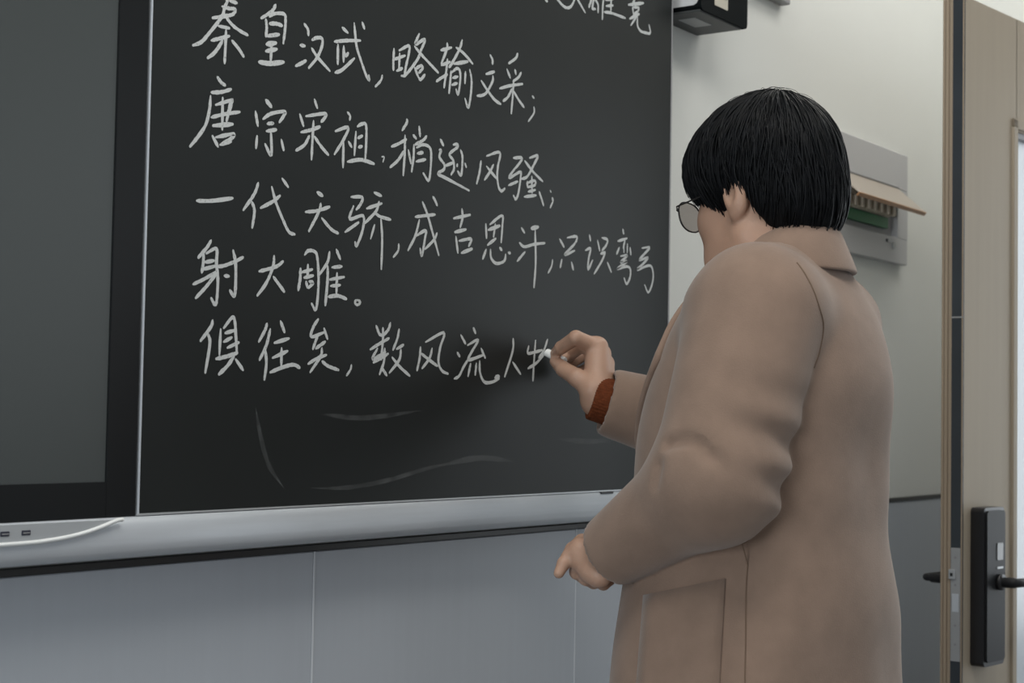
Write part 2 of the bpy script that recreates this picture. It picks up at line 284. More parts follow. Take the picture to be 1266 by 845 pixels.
# handwriting: pen strokes in tenths of a millimetre on the board (x, z), "width:points;..." per character
CHALK = [
    ('chalk_character', '1:14020,17530 14009,17471 14005,17442 13962,17349 13927,17248 13719,17002 13598,16876 13464,16809;1:14048,17470 14179,17471;1:13923,17374 14039,17375 14143,17388 14131,17339 14080,17303 13940,17255 13768,17200;1:13991,17262 14097,17191 14230,17144 14377,17117;1:13872,17125 14060,17137;1:13760,16927 13898,16979 14063,17044;1:14002,17106 13998,16910 13991,16694;1:13950,16965 13828,16802 13705,16704;1:14104,16996 14225,16917 14315,16837'),
    ('chalk_character', '1:14855,17601 14784,17499 14597,17372;1:14684,17381 14701,17279 14691,17162;1:14745,17423 14826,17479 15006,17514 15037,17446 15028,17289 15005,17138;1.1:14748,17337 14872,17363 14983,17361;1.2:14713,17176 14932,17240;1.4:14703,17069 14880,17123;1.2:14692,16980 14897,17049;1:14798,17088 14786,16883;1.3:14575,16824 14779,16844 15027,16910'),
    ('chalk_character', '1:15384,17470 15453,17416 15470,17336;1:15316,17181 15411,17190;1:15240,16898 15339,16950 15438,17008;1:15536,17290 15617,17334 15720,17351 15737,17275 15654,17099 15485,16918;1:15534,17185 15655,17089 15898,16955'),
    ('chalk_character', '1:16120,17574 16238,17527;1:15969,17357 16217,17421 16496,17477;1:16357,17685 16385,17526 16421,17370 16505,17222 16622,17038 16687,16983 16679,17048;1:16519,17729 16570,17647;1:16042,17335 16045,17073;1:16158,17338 16159,17125;1:16161,17268 16200,17214 16253,17265;1:15994,16953 16138,17020 16379,17218'),
    ('chalk_mark', '0.8:16964,17099 16931,17017 16816,16914'),
    ('chalk_character', '1:17201,17510 17192,17344 17196,17209;1:17309,17502 17522,17609 17520,17485 17469,17319 17437,17176;1:17191,17354 17449,17461;1:17325,17467 17317,17251;1:17263,17212 17393,17275;1:17366,17163 17473,17202 17716,17454 17790,17597 17881,17773 17677,17663 17691,17725 17751,17826;1:17647,17628 17808,17541 18004,17449 18202,17360;1:17656,17334 17755,17205;1:17673,17314 17797,17384 17840,17359 17753,17274;1:17755,17205 17803,17194 17896,17280'),
    ('chalk_character', '1.1:18250,17691 18503,17781;1:18395,17826 18388,17734 18263,17498;1:18263,17478 18476,17569;1:18409,17597 18390,17452 18339,17170;1:18157,17228 18269,17298 18416,17376;1:18751,17939 18688,17793 18526,17568 18445,17482;1:18603,17801 18791,17752 19019,17641;1.2:18560,17555 18897,17653;1:18497,17441 18484,17307 18457,17110;1:18514,17424 18629,17500 18704,17480 18719,17350 18675,17138 18622,17200;1:18533,17346 18667,17391;1:18520,17243 18653,17293;1:18840,17495 18832,17319;1:18942,17544 18991,17399 18981,17191 18925,16986 18839,17105'),
    ('chalk_character', '1:19445,17858 19508,17797 19510,17728;1:19348,17551 19567,17629;1:19526,17559 19518,17473 19381,17292 19276,17226 19137,17193;1:19235,17433 19398,17316 19580,17211 19744,17171'),
    ('chalk_character', '1:20162,18019 20108,17933 19926,17819;1:19884,17726 19977,17609;1:20095,17759 20123,17689;1:20264,17748 20191,17659 20045,17568;1:19701,17400 19973,17491 20307,17577;1:20063,17571 20050,17377 20015,17072;1:20029,17459 19923,17312 19797,17227;1:20068,17423 20202,17317 20355,17225'),
    ('chalk_mark', '0.7:20570,17441 20625,17411;0.8:20622,17280 20624,17183 20475,17029'),
    ('chalk_character', '1:13875,16513 13947,16456 14017,16434;1:13781,16307 13951,16342 14117,16406;1:13774,16266 13761,16094 13705,15906 13589,15750 13460,15609;1:13860,16171 14121,16271 14128,16246 14098,16130;1:13975,16280 13981,15890;1:13792,16010 14016,16086 14273,16155;1:14121,16275 14084,16148 14047,16001;1.2:13822,15915 14160,15988;1:13818,15795 13919,15676;1:13874,15783 14164,15868 14138,15813 13960,15706;1:13946,15704 14139,15773'),
    ('chalk_character', '1.4:14719,16377 14822,16307;1:14540,16207 14590,16030;1:14674,16132 14819,16224 15058,16288 15045,16233 14966,16137;1:14750,16086 14868,16111;1:14738,15991 14922,16040;1:14821,16010 14837,15712 14720,15829;1:14579,15911 14564,15751;1:15010,15929 15060,15796'),
    ('chalk_character', '1:15610,16540 15671,16432;1:15341,16303 15418,16160;1:15454,16294 15823,16388 15809,16325 15747,16268;1:15367,16074 15560,16135 15733,16205;1:15603,16260 15590,16012 15580,15753;1:15531,16056 15441,15925 15283,15828;1:15626,16060 15758,15951 15906,15860'),
    ('chalk_character', '0.8:16258,16481 16316,16440 16308,16379;1:16026,16190 16278,16280 16210,16127 16020,15885;1:16195,16081 16196,15735;1:16294,16095 16364,16029;1:16441,16250 16418,15926;1:16465,16320 16556,16368 16641,16370 16655,16172 16641,15869;1:16477,16167 16578,16216;1:16498,16048 16576,16075;1.1:16280,15825 16555,15890 16831,15873'),
    ('chalk_mark', '0.5:16985,15991 17038,15994 17012,15921'),
    ('chalk_character', '1:17511,16590 17512,16539 17413,16415;1:17188,16159 17329,16216 17513,16309;1:17479,16361 17478,16096 17456,15798;1:17461,16138 17337,15995 17166,15871;1:17557,16168 17622,15984;1:17654,16391 17732,16348;1:17785,16531 17813,16391;1:17962,16424 17881,16350 17701,16261;1:17678,16258 17674,16083 17638,15874;1:17735,16225 17883,16288 18034,16269 18072,16139 18032,15813 17895,15892;1.1:17755,16146 17886,16179;1:17732,16030 17949,16091'),
    ('chalk_character', '1:18278,16424 18356,16343;1:18255,16270 18296,16265 18265,16167 18382,16078 18367,16003 18239,15929 18440,15887 18990,15781;1:18580,16391 18668,16410 18687,16375 18498,16242 18587,16170 18609,16046 18542,15953;1:18399,16060 18606,16141;1:18758,16343 18808,16244 18787,15985 18697,16026;0.8:18694,16132 18678,16087;0.8:18871,16167 18908,16108'),
    ('chalk_character', '1:19267,16254 19235,16088 19168,15902;1:19401,16345 19735,16445 19696,16237 19682,16082 19725,15923 19802,15877 19888,15928;1:19583,16244 19493,16122 19360,15985;1:19405,16193 19664,16047'),
    ('chalk_character', '1:20093,16414 20328,16441 20156,16267;1:20213,16331 19987,16100 20275,16227 20297,16163 20245,15910 20178,15802 20110,15849;1:19979,15984 20221,16075;1:20525,16475 20745,16541 20668,16416 20474,16186 20317,16125;1:20396,16412 20632,16275 20899,16162;1:20476,16108 20479,16029;1:20477,16085 20676,16145 20678,16077 20479,16018;1:20594,16202 20609,15944;1:20501,15953 20700,16007;1:20396,15862 20723,15924;1:20802,15990 20866,15896 20930,15789'),
    ('chalk_mark', '0.6:21108,16051 21138,16021;1.1:21174,15944 21196,15889;0.8:21196,15889 21116,15777'),
    ('chalk_character', '1.1:13592,14989 13845,15019 14189,15092'),
    ('chalk_character', '1:14622,15336 14557,15190 14370,14966;1:14516,15089 14565,14978 14533,14767;1:14669,15028 14881,15132 15018,15225;1:14859,15317 14943,15129 15076,14928 15191,14788 15304,14767;1:15042,15444 15162,15347'),
    ('chalk_character', '1.1:15701,15352 15815,15317;1:15487,15072 15715,15114 15954,15193;1:15778,15217 15749,15113 15560,14831;1:15801,15030 15990,14905 16135,14864'),
    ('chalk_character', '1:16370,15371 16598,15394 16566,15298 16480,15215;1:16426,15259 16355,15080 16624,15149 16620,14959 16507,14742 16470,14788;1:16264,14895 16539,15054;1:16839,15489 17000,15462;1:16692,15255 17014,15363;1:16951,15379 16890,15243 16663,15056;1:16854,15228 16965,15182 17205,15162;0.8:16867,15060 16787,14857;1:16995,15150 17030,14885 17025,14470'),
    ('chalk_mark', '0.8:17391,14851 17379,14755 17277,14656'),
    ('chalk_character', '1:13847,14548 13778,14453 13639,14319;1:13728,14379 13725,14257 13705,14147;1:13768,14383 13935,14454 13942,14276 13972,14103 13964,13856 13935,13787 13867,13863;1:13748,14276 13904,14311;1:13720,14190 13930,14248;1:13568,14001 13743,14076 13969,14190;1:13969,14190 13794,14001 13614,13840;1:13955,14242 14077,14266 14248,14329 14392,14396;1.1:14214,14463 14262,14304 14271,14037 14251,13912 14174,13977;1:14076,14143 14160,14144'),
    ('chalk_character', '1:14671,14245 14839,14290 14996,14340 15101,14410;1:14934,14463 14917,14325 14806,14115 14648,13943;1:14927,14201 15031,14114 15136,14026'),
    ('chalk_character', '1.1:15423,14349 15420,14218 15389,14063;1:15492,14524 15559,14583 15671,14587 15730,14527 15766,14284 15761,14019 15725,13843 15644,13917;1:15445,14299 15651,14354;1:15560,14408 15557,14258;1:15488,14233 15668,14276;1:15531,14190 15562,14108;1:15587,14194 15663,14181 15576,14109;1:15969,14610 15931,14469 15780,14295;1.1:15938,14422 15939,14222 15907,13906;1.1:16097,14652 16183,14530;1:16019,14410 16221,14441;1:15981,14248 16270,14306;1:15998,14166 16194,14194;1:16122,14348 16118,14054;1.1:15960,14024 16147,14050 16324,14020'),
    ('chalk_mark', '0.8:16546,14024 16592,14010 16599,13985 16549,13958 16503,13975 16502,14004 16546,14024'),
    ('chalk_character', '1:17740,15260 17957,15301 18193,15343;1:17896,15488 18012,15328 18130,15102 18295,14775;1:18129,15590 18187,15537 18236,15474;1:17836,15232 17748,14994 17593,14777;1:17762,14996 17978,15094 17968,14983 17907,14739 17862,14836;1:18243,15087 18176,14986 17972,14833'),
    ('chalk_character', '1.1:18621,15336 19029,15434;1:18820,15498 18838,15368 18784,15222;1.1:18656,15142 18932,15211;1.1:18687,15081 18743,14851;1:18761,15027 19055,15083 18999,14971;1.2:18825,14858 19089,14945'),
    ('chalk_character', '1:19415,15343 19440,15130;1:19516,15344 19822,15510 19836,15352 19813,15104;1.1:19473,15259 19774,15354;1:19655,15368 19614,15166;1.1:19464,15034 19677,15154;1:19436,14969 19349,14818;1:19543,14979 19562,14855 19688,14785 19859,14818 19921,14869 19934,14943;1:19774,15028 19838,14992;1:19997,14976 20060,14969'),
    ('chalk_character', '1:20338,15383 20428,15313;1:20290,15151 20428,15103 20690,15166 20991,15214;1:20240,14865 20447,15027;1.5:20600,15399 20799,15445;1.1:20710,15388 20738,14886 20703,14501'),
    ('chalk_mark', '0.8:21212,14977 21182,14867 21088,14755'),
    ('chalk_character', '1:21399,15320 21535,15203;1:21617,15360 21893,15406 21845,15291 21548,15084 21848,15178;1:21474,15005 21431,14870;1:21752,14989 21813,14866'),
    ('chalk_character', '1:22277,15473 22315,15378;1:22156,15210 22318,15254 22264,15090 22251,14913 22387,15073;1:22525,15410 22601,15243;1:22659,15465 22832,15448 22788,15346 22665,15258;1:22624,15198 22773,15240;1:22773,15231 22652,15069 22435,14854;1:22842,15076 22970,14926'),
    ('chalk_character', '1:23317,15676 23349,15596;1:23160,15458 23463,15536;1:23397,15505 23337,15360;1:23215,15358 23129,15241;0.8:23354,15439 23365,15286;0.8:23473,15450 23470,15286;1:23561,15391 23591,15272;1:23256,15218 23471,15248 23258,15113 23474,15151 23144,14994 23439,15061 23571,15034 23575,14899 23465,14771 23377,14864'),
    ('chalk_character', '1:23954,15419 24214,15454 24042,15329 23871,15206 24168,15278 24007,15159 23810,15039 24222,15145 24343,15040 24328,14861 24195,14683 24063,14801'),
    ('chalk_character', '1:13905,13601 13877,13519 13712,13341;1:13834,13433 13868,13318 13805,12970;1:14041,13503 14029,13192;1:14088,13514 14225,13649 14274,13609 14297,13441 14324,13221;1:14113,13456 14278,13499;1:14093,13349 14233,13412;1:14155,13281 14355,13358;1.1:13972,13142 14158,13180 14335,13230;1.1:14277,13185 14163,13062 14025,12957;1:14302,13152 14439,13021'),
    ('chalk_character', '1:14837,13616 14802,13527 14696,13378;1:14897,13550 14834,13347 14716,13155;1:14815,13294 14841,13121 14811,12916;1:15075,13660 15157,13520;1.1:14971,13379 15242,13450;1:14945,13191 15222,13291;1:15108,13324 15108,13096;1.1:14908,13011 15121,13079 15326,13122 15453,13087'),
    ('chalk_character', '1:15783,13725 15692,13620 15656,13492 15897,13559;1:15895,13613 15968,13476;1:15784,13535 15688,13332;1:15742,13344 15928,13443;1:15602,13141 15773,13219 15956,13272;1:15863,13358 15839,13249 15645,13035;1:15869,13187 15993,13128 16202,13084'),
    ('chalk_mark', '0.8:16453,13163 16435,13098 16358,13016'),
    ('chalk_character', '1:16944,13706 17016,13597 17073,13583;1:17088,13685 17093,13541 17065,13250;1:17246,13762 17203,13667 17092,13577;1:16828,13379 17020,13465 17226,13552;1:16984,13403 16884,13255 17156,13362;1:16897,13208 17214,13341;1:17135,13410 17122,13228 17034,13052;1:17068,13154 17193,13042;1:17435,13685 17400,13556 17309,13393;1:17385,13409 17539,13477;1:17483,13413 17448,13265 17242,13082;1:17292,13295 17471,13168 17691,13053'),
    ('chalk_character', '1:17918,13462 17903,13308 17848,13132;1:18029,13537 18445,13689 18368,13478 18333,13274 18420,13151 18569,13110;1:18183,13457 18126,13316 17960,13165;1:17941,13371 18147,13280 18314,13211'),
    ('chalk_character', '1:18849,13680 18970,13557;1:18771,13424 18838,13365;1:18711,13046 18825,13088 18929,13220 19034,13327;1:19151,13799 19211,13719;1:19014,13538 19275,13628 19097,13420 19056,13328 19416,13415;1:19350,13509 19462,13370;1:19101,13278 19041,13089;1:19242,13288 19216,13113;1:19320,13325 19335,13156 19441,13023 19622,13020 19826,13079;1.4:19711,13089 19825,13113;0.7:19733,13116 19803,13060'),
    ('chalk_character', '1:20171,13694 20162,13505 19964,13110;1:20167,13339 20386,13163'),
    ('chalk_character', '1:20590,13600 20569,13490 20763,13515 20960,13554;1:20773,13696 20742,13393 20718,13070;1:20576,13256 20817,13355 21060,13530;1:21104,13726 21009,13556 20864,13426'),
    ('chalk_character', '1:20872,19042 20900,19001 20952,18989;1:21085,19157 21243,19077 21403,19015 21526,19013 21632,19065 21718,19182 21768,19311;1:21136,19187 21839,19376;1:21621,19453 21659,19345 21826,19206 22049,19048'),
    ('chalk_character', '1.1:22349,19562 22226,19295 22156,19160;1:22372,19427 22300,19311 22249,19151;1:22249,19156 22360,19175;1:22241,19418 22539,19505;1:22317,19375 22356,19324 22433,19261 22436,19131;1:22745,19612 22599,19378 22571,19050;1:22851,19555 22839,19431 22833,19237;1:22656,19390 22923,19466;1:22917,19672 22958,19620;1:22678,19294 22907,19354;1:22624,19182 22853,19215 23302,19225'),
    ('chalk_character', '1.3:23395,19472 23897,19613;1:23352,19586 23873,19734;1:23608,19747 23592,19598 23533,19533;1:23535,19471 23558,19362;1:23555,19465 23736,19495 23697,19424 23558,19342;1.2:23441,19244 23759,19395;1:23699,19362 23483,19140;1:23700,19331 23704,19186 23808,19114 23972,19116 24136,19146 24091,19277'),
]
SMEARS = ['1.2:15727,11562 16438,11555 17274,11632 18162,11782 19015,11885', '1.7:18347,11802 19113,11896 19615,11902 20222,11847', '1.4:14675,12566 14772,12220 14928,11871 15200,11586', '1.6:21455,12186 22532,12146 23815,12252', '1.3:15850,12510 16737,12467 17953,12580']

# ================================================================== THE ROOM
WY = 0.06          # face of the front wall; the board hangs 6 cm in front of it (plane y = 0)
RX = 4.07          # face of the right-hand wall
S = lambda o, lab, cat: tag(o, lab, cat, kind='structure')
S(MB().box(-3.0, RX + 0.6, WY, WY + 0.12, 0, 3.1).build('wall_front', M['wall']), 'white painted front wall behind the blackboard', 'wall')
rw = MB().box(RX, RX + 0.12, -0.40, WY, 0, 3.1).box(RX, RX + 0.12, -1.46, -0.40, 2.12, 3.1).box(RX, RX + 0.12, -5.5, -4.8, 0, 3.1).box(RX, RX + 0.12, -2.5, -1.46, 0, 3.1).box(RX, RX + 0.12, -4.8, -2.5, 0, 1.0).box(RX, RX + 0.12, -4.8, -2.5, 2.7, 3.1)
S(rw.build('wall_right', M['wall']), 'white right wall with the open doorway', 'wall')
lw = MB().box(-3.12, -3.0, -5.5, WY, 0, 0.95).box(-3.12, -3.0, -5.5, WY, 2.75, 3.1).box(-3.12, -3.0, -0.15, WY, 0.95, 2.75).box(-3.12, -3.0, -5.5, -3.9, 0.95, 2.75)
S(lw.build('wall_left', M['wall']), 'white left wall with the wide window opening', 'wall')
S(MB().box(-3.12, RX + 0.6, -5.5, WY + 0.12, -0.1, 0.0).build('floor', M['floor']), 'grey tiled classroom floor', 'floor')
S(MB().box(-3.12, RX + 0.12, -5.5, WY + 0.12, 3.1, 3.2).build('ceiling', M['ceiling']), 'white classroom ceiling', 'ceiling')
S(MB().box(-1.2, 3.25, -1.15, WY - 0.008, 0.0, 0.12, 0.006).build('trim_1', M['platform']), 'low teaching platform along the front wall', 'platform')
# wainscot panels
xs = [-0.936, -0.292, 0.352, 0.996, 1.640, 2.284, 2.928, 3.572, 4.069]
k = 2
WL = ['far left, outside the picture, first', 'far left, outside the picture, second', 'left of the picture, third', 'below the touch display', 'below the blackboard, left of the long middle seam', 'below the blackboard, behind the left hand', 'behind the person in the camel coat', 'beside the open door, behind its handle']
for (a, b), w_ in zip(zip(xs[:-1], xs[1:]), WL):
    mb = MB().box(a + 0.0008, b - 0.0008, WY - 0.008, WY, 0.12, 1.069, 0.0012, 1)
    S(mb.build('trim_%d' % k, M['panel']), 'grey wainscot panel ' + w_, 'wall panel'); k += 1
for x in xs[1:-1]:
    S(MB().box(x - 0.0014, x + 0.0014, WY - 0.0088, WY - 0.0078, 0.12, 1.069).build('trim_%d' % k, M['joint']), 'pale joint strip between two grey wainscot panels', 'trim')['group'] = 'panel joint strips'; k += 1
S(MB().box(-1.0, RX, WY - 0.010, WY, 1.0695, 1.0785, 0.001, 1).build('trim_%d' % k, M['black_trim']), 'thin black trim strip along the top of the grey panels', 'trim')

# housings for the two added ceiling lights, unseen above the frame
for lx, ly, ln, lab in ((3.45, -0.50, 0.65, 'added short white lamp, unseen, under the ceiling above the door side of the board'), (1.2, -0.90, 1.1, 'added long white lamp, unseen, under the ceiling above the touch display')):
    lamp = empty('added_ceiling_lamp', (lx, ly, 3.1)); tag(lamp, lab, 'lamp')
    MB().box(-ln, ln, -0.1, 0.1, -0.07, 0.0, 0.01).build('added_lamp_housing', M['white_plastic'], lamp)

# ================================================================== THE BOARD
bb = empty('blackboard', (1.886, 0.0, 1.133)); tag(bb, 'black chalkboard panel covered in white handwritten chalk verse', 'blackboard')
BO = (1.886, 0.0, 1.133)
def bpart(mb, name, m, smooth=False, parent=None): return mb.build(name, m, parent or bb, smooth, BO)
bpart(MB().box(1.2825, 2.4885, 0.0, 0.022, 1.135, 2.42), 'writing_surface', M['board'])
bpart(MB().box(1.2806, 1.2825, -0.0012, 0.022, 1.135, 2.42), 'edge_strip', M['alu'])
bpart(MB().box(2.4885, 2.4915, -0.001, 0.022, 1.135, 2.42), 'edge_strip', M['grey_plastic'])
bpart(MB().box(1.2795, 2.4915, -0.0012, 0.022, 1.1328, 1.1350), 'bottom_strip', M['alu_bright'])
bpart(MB().box(1.30, 2.47, 0.022, WY, 1.16, 2.40), 'backing_frame', M['grey_plastic'])

def stroke_mesh(mb, w, pts, base, y, rng, thick=0.0004, taper=0.55):
    P = spline([(px / 1e4, 0, pz / 1e4) for px, pz in pts], 6)
    n = len(P); L = []; Rr = []
    for i, p in enumerate(P):
        d = (P[min(i + 1, n - 1)] - P[max(i - 1, 0)]);
        if d.length < 1e-7: d = Vector((1, 0, 0))
        d.normalize(); nn = Vector((-d.z, 0, d.x)); t = i / (n - 1)
        e = min(1.0, taper + 4 * t, taper + 0.1 + 3.0 * (1 - t)); hw = 0.5 * base * w * e * (1 + 0.14 * rng.uniform(-1, 1))
        L.append(p + nn * hw); Rr.append(p - nn * hw)
    d0 = (P[0] - P[1]).normalized() * base * w * 0.25; d1 = (P[-1] - P[-2]).normalized() * base * w * 0.25
    loop = L + [P[-1] + d1] + Rr[::-1] + [P[0] + d0]
    v = [(q.x, y, q.z) for q in L] + [(q.x, y, q.z) for q in Rr] + [((P[-1] + d1).x, y, (P[-1] + d1).z), ((P[0] + d0).x, y, (P[0] + d0).z)]
    f = [(i, i + 1, n + i + 1, n + i) for i in range(n - 1)] + [(n - 1, 2 * n, 2 * n - 1), (0, n, 2 * n + 1)]
    mb.add(v, f)

def parse(s):
    out = []
    for st in s.split(';'):
        w, p = st.split(':'); out.append((float(w), [tuple(map(int, q.split(','))) for q in p.split()]))
    return out
rng = random.Random(4)
for kind, s in CHALK:
    mb = MB()
    for q, (w, pts) in enumerate(parse(s)): stroke_mesh(mb, w, pts, 0.0047, -0.0004 - 0.00002 * q, rng)
    bpart(mb, kind, M['chalk_line'])
for i, s in enumerate(SMEARS):
    mb = MB(); w, pts = parse(s)[0]; stroke_mesh(mb, w, pts, 0.005, -0.00025, rng, taper=0.1)
    o = bpart(mb, 'chalk_smear', M['chalk_smear']); 
    if i == 0: o['label'] = 'faint curved chalk dust smear'

rl = empty('chalk_rail', (1.0, 0.0, 1.0865)); RO = (1.0, 0.0, 1.0865)
tag(rl, 'silver aluminium rail running under blackboard and display', 'rail')
# interactive display left of the board
dp = empty('display_panel', (0.35, 0.0, 1.133)); DO = (0.35, 0.0, 1.133)
tag(dp, 'large dark touch display with black bezel left of the blackboard', 'display')
b_ = MB().box(-0.535, -0.50, 0.0, 0.05, 1.1325, 2.42).box(1.2345, 1.2785, 0.0, 0.05, 1.1325, 2.42, 0.001, 1).box(-0.50, 1.2345, 0.0, 0.05, 1.1325, 1.1717).box(-0.50, 1.2345, 0.0, 0.05, 2.37, 2.42)
b_.build('bezel', M['bezel'], dp, False, DO)
MB().box(-0.50, 1.2345, 0.0022, 0.045, 1.1717, 2.37).build('screen', M['screen'], dp, False, DO)
MB().box(-0.45, 1.20, 0.05, WY, 1.2, 2.38).build('backing_frame', M['grey_plastic'], dp, False, DO)
lip = spline([(0.20, -0.011, 1.1095), (0.8, -0.011, 1.1095), (1.0885, -0.011, 1.1108), (1.1505, -0.011, 1.1126), (1.1884, -0.011, 1.1168), (1.2161, -0.0112, 1.1226), (1.2400, -0.0112, 1.1293), (1.2500, -0.0106, 1.1303)], 6)
pp = MB(); poly = [(p.x, p.z) for p in lip] + [(0.20, 1.134)]
pp.prism(poly, 'y', -0.0112, -0.0094)
po = pp.build('port_panel', M['port_grey'], rl, False, RO)
MB().tube(lip, 0.0024, 8).build('panel_edge', M['lip'], po, True, RO)
for x in (1.0915, 1.1184, 1.0645):
    p_ = MB().box(x - 0.0058, x + 0.0058, -0.0120, -0.0100, 1.1192, 1.1245, 0.0006, 1).build('usb_port', M['port'], po, False, RO)
    MB().box(x - 0.0042, x + 0.0042, -0.0124, -0.0112, 1.1212, 1.1224).build('port_tongue', M['grey_plastic'], po, False, RO)

# aluminium rail below board and display
prof = [(0.050, 1.1320), (0.0, 1.1320), (-0.0030, 1.1312), (-0.0065, 1.1240), (-0.0085, 1.1140), (-0.0090, 1.1040), (-0.0080, 1.0950), (-0.0050, 1.0885), (-0.0015, 1.0865), (0.050, 1.0865)]
o = MB().prism(prof, 'x', -0.55, 2.492).build('rail_profile', M['alu'], rl, False, RO)
for p in o.data.polygons:
    if len(p.vertices) == 4: p.use_smooth = True
MB().box(2.268, 2.306, -0.0055, 0.0, 1.1295, 1.1326, 0.0006, 1).build('rail_slot', M['slot'], rl, False, RO)
MB().box(-0.5, 2.45, 0.04, WY, 1.095, 1.125).build('wall_bracket', M['grey_plastic'], rl, False, RO)

# ================================================================== THINGS ON THE WALL
# black device top centre
tm = empty('wall_terminal', (2.62, WY, 1.974)); TO = (2.62, WY, 1.974)
tag(tm, 'black wall mounted device box with white sticker beside the blackboard top', 'device')
def rrect(x0, x1, z0, z1, r, n=5):
    pts = []
    for cx, cz, a0 in ((x1 - r, z0 + r, -90), (x1 - r, z1 - r, 0), (x0 + r, z1 - r, 90), (x0 + r, z0 + r, 180)):
        for i in range(n + 1):
            a = math.radians(a0 + 90 * i / n); pts.append((cx + r * math.cos(a), cz + r * math.sin(a)))
    return pts
MB().prism(rrect(2.528, 2.708, 1.976, 2.27, 0.010), 'y', -0.037, WY - 0.001).build('housing', M['terminal'], tm, False, TO)
MB().box(2.530, 2.692, -0.033, WY, 1.9735, 1.9775, 0.001, 1).build('base_plate', M['terminal_base'], tm, False, TO)
sp = MB().prism([(WY - 0.006, 1.985), (-0.022, 1.985), (-0.028, 1.988), (-0.031, 1.994), (-0.031, 2.2), (WY - 0.006, 2.2)], 'x', 2.5268, 2.530).build('side_panel', M['white_plastic'], tm, False, TO); sp['label'] = 'white side panel with rounded corner'
MB().prism(rrect(2.578, 2.628, 1.9945, 2.05, 0.002), 'y', -0.0378, -0.0365).build('sticker', M['sticker'], tm, False, TO)
for q in range(3): MB().box(2.598, 2.624, -0.0381, -0.0377, 2.012 + q * 0.006, 2.0135 + q * 0.006).build('sticker_print', M['grey_plastic'], tm, False, TO)
MB().box(2.566, 2.630, -0.004, 0.030, 1.9728, 1.9738).build('bottom_label', M['sticker_grey'], tm, False, TO)
# grey box, top right
gb = empty('wall_plate', (2.98, WY, 2.107)); tag(gb, 'grey box on the white wall at the top edge, right of the black device', 'box')
GO = (2.98, WY, 2.107)
MB().box(2.86, 3.052, WY - 0.022, WY, 2.108, 2.30, 0.003, 2).build('cover', M['grey_plastic'], gb, False, GO)
MB().box(2.87, 3.042, WY - 0.0245, WY - 0.021, 2.120, 2.29, 0.001, 1).build('front_face', M['grey_plastic'], gb, False, GO)

# distribution box
db = empty('distribution_box', (3.45, WY, 1.628)); XO = (3.45, WY, 1.628)
tag(db, 'white electrical breaker box with its beige flap hanging open on the wall', 'electrical box')
def X(mb, n, m, par=None, sm=False): return mb.build(n, m, par or db, sm, XO)
yb = WY - 0.020
box = MB()
x0, x1, z0, z1 = 3.19, 3.709, 1.627, 1.889; ox0, ox1, oz0, oz1 = 3.25, 3.648, 1.688, 1.802
box.box(x0, x1, yb, WY, oz1, z1, 0.002, 1).box(x0, x1, yb, WY, z0, oz0, 0.002, 1).box(x0, ox0, yb, WY, oz0, oz1).box(ox1, x1, yb, WY, oz0, oz1)
X(box, 'housing', M['box_plastic'])
X(MB().box(ox0, ox1, WY - 0.004, WY, oz0, oz1), 'recess', M['grey_plastic'])
X(MB().box(ox0 + 0.005, ox1 - 0.02, WY - 0.012, WY - 0.004, 1.745, 1.796, 0.001, 1), 'breaker_mount', M['breaker_dark'])
for q in range(9):
    xx = 3.275 + q * 0.037
    br = X(MB().box(xx, xx + 0.034, WY - 0.018, WY - 0.011, 1.731, 1.775, 0.001, 1), 'breaker', M['cream'])
    X(MB().box(xx + 0.010, xx + 0.024, WY - 0.038, WY - 0.017, 1.731, 1.754, 0.002, 2), 'breaker_toggle', M['cream'], br)
X(MB().box(3.26, 3.600, WY - 0.016, WY - 0.004, 1.704, 1.7285, 0.0005, 1), 'label_strip', M['green'])
lm = Matrix.Translation((3.449, yb - 0.002, 1.803)) @ Matrix.Rotation(math.radians(180), 4, 'Z') @ Matrix.Rotation(math.radians(-41), 4, 'X')
lo_ = X(MB().box(-0.193, 0.197, 0.0, 0.092, -0.003, 0.0, 0.001, 1).xform(lm), 'lid', M['smoke_lid'])
X(MB().box(-0.193, 0.197, 0.090, 0.094, -0.010, 0.0, 0.001, 1).xform(lm), 'lid_edge', M['lid_edge'], lo_)
X(MB().tube([(3.255, yb - 0.002, 1.8045), (3.645, yb - 0.002, 1.8045)], 0.0035, 8), 'hinge_rod', M['grey_plastic'])
X(MB().tube([(3.622, yb - 0.0025, 1.667), (3.622, yb + 0.002, 1.667)], 0.0085, 16), 'lock', M['steel'])
X(MB().box(3.577, 3.587, yb - 0.0015, yb + 0.001, 1.671, 1.679, 0.0008, 1), 'latch_slot', M['slot'])
X(MB().box(3.585, 3.606, yb - 0.0012, yb + 0.001, 1.670, 1.672), 'lock_mark', M['grey_plastic'])

# ================================================================== DOOR (leaf swung open, latch edge towards us)
A = math.radians(-6.5)
DS = 0.912
dr = empty('door_1', (3.0525, -0.3280, 0.110), A); tag(dr, 'open beige door with frosted pane and black smart lock at right', 'door', kind='structure')
ZT = 2.158; ZB = -0.11 / DS + 0.008
def dpart(mb, n, m, par=None, sm=False): return mb.xform(Matrix.Scale(DS, 4)).build(n, m, par or dr, sm, (0, 0, 0))
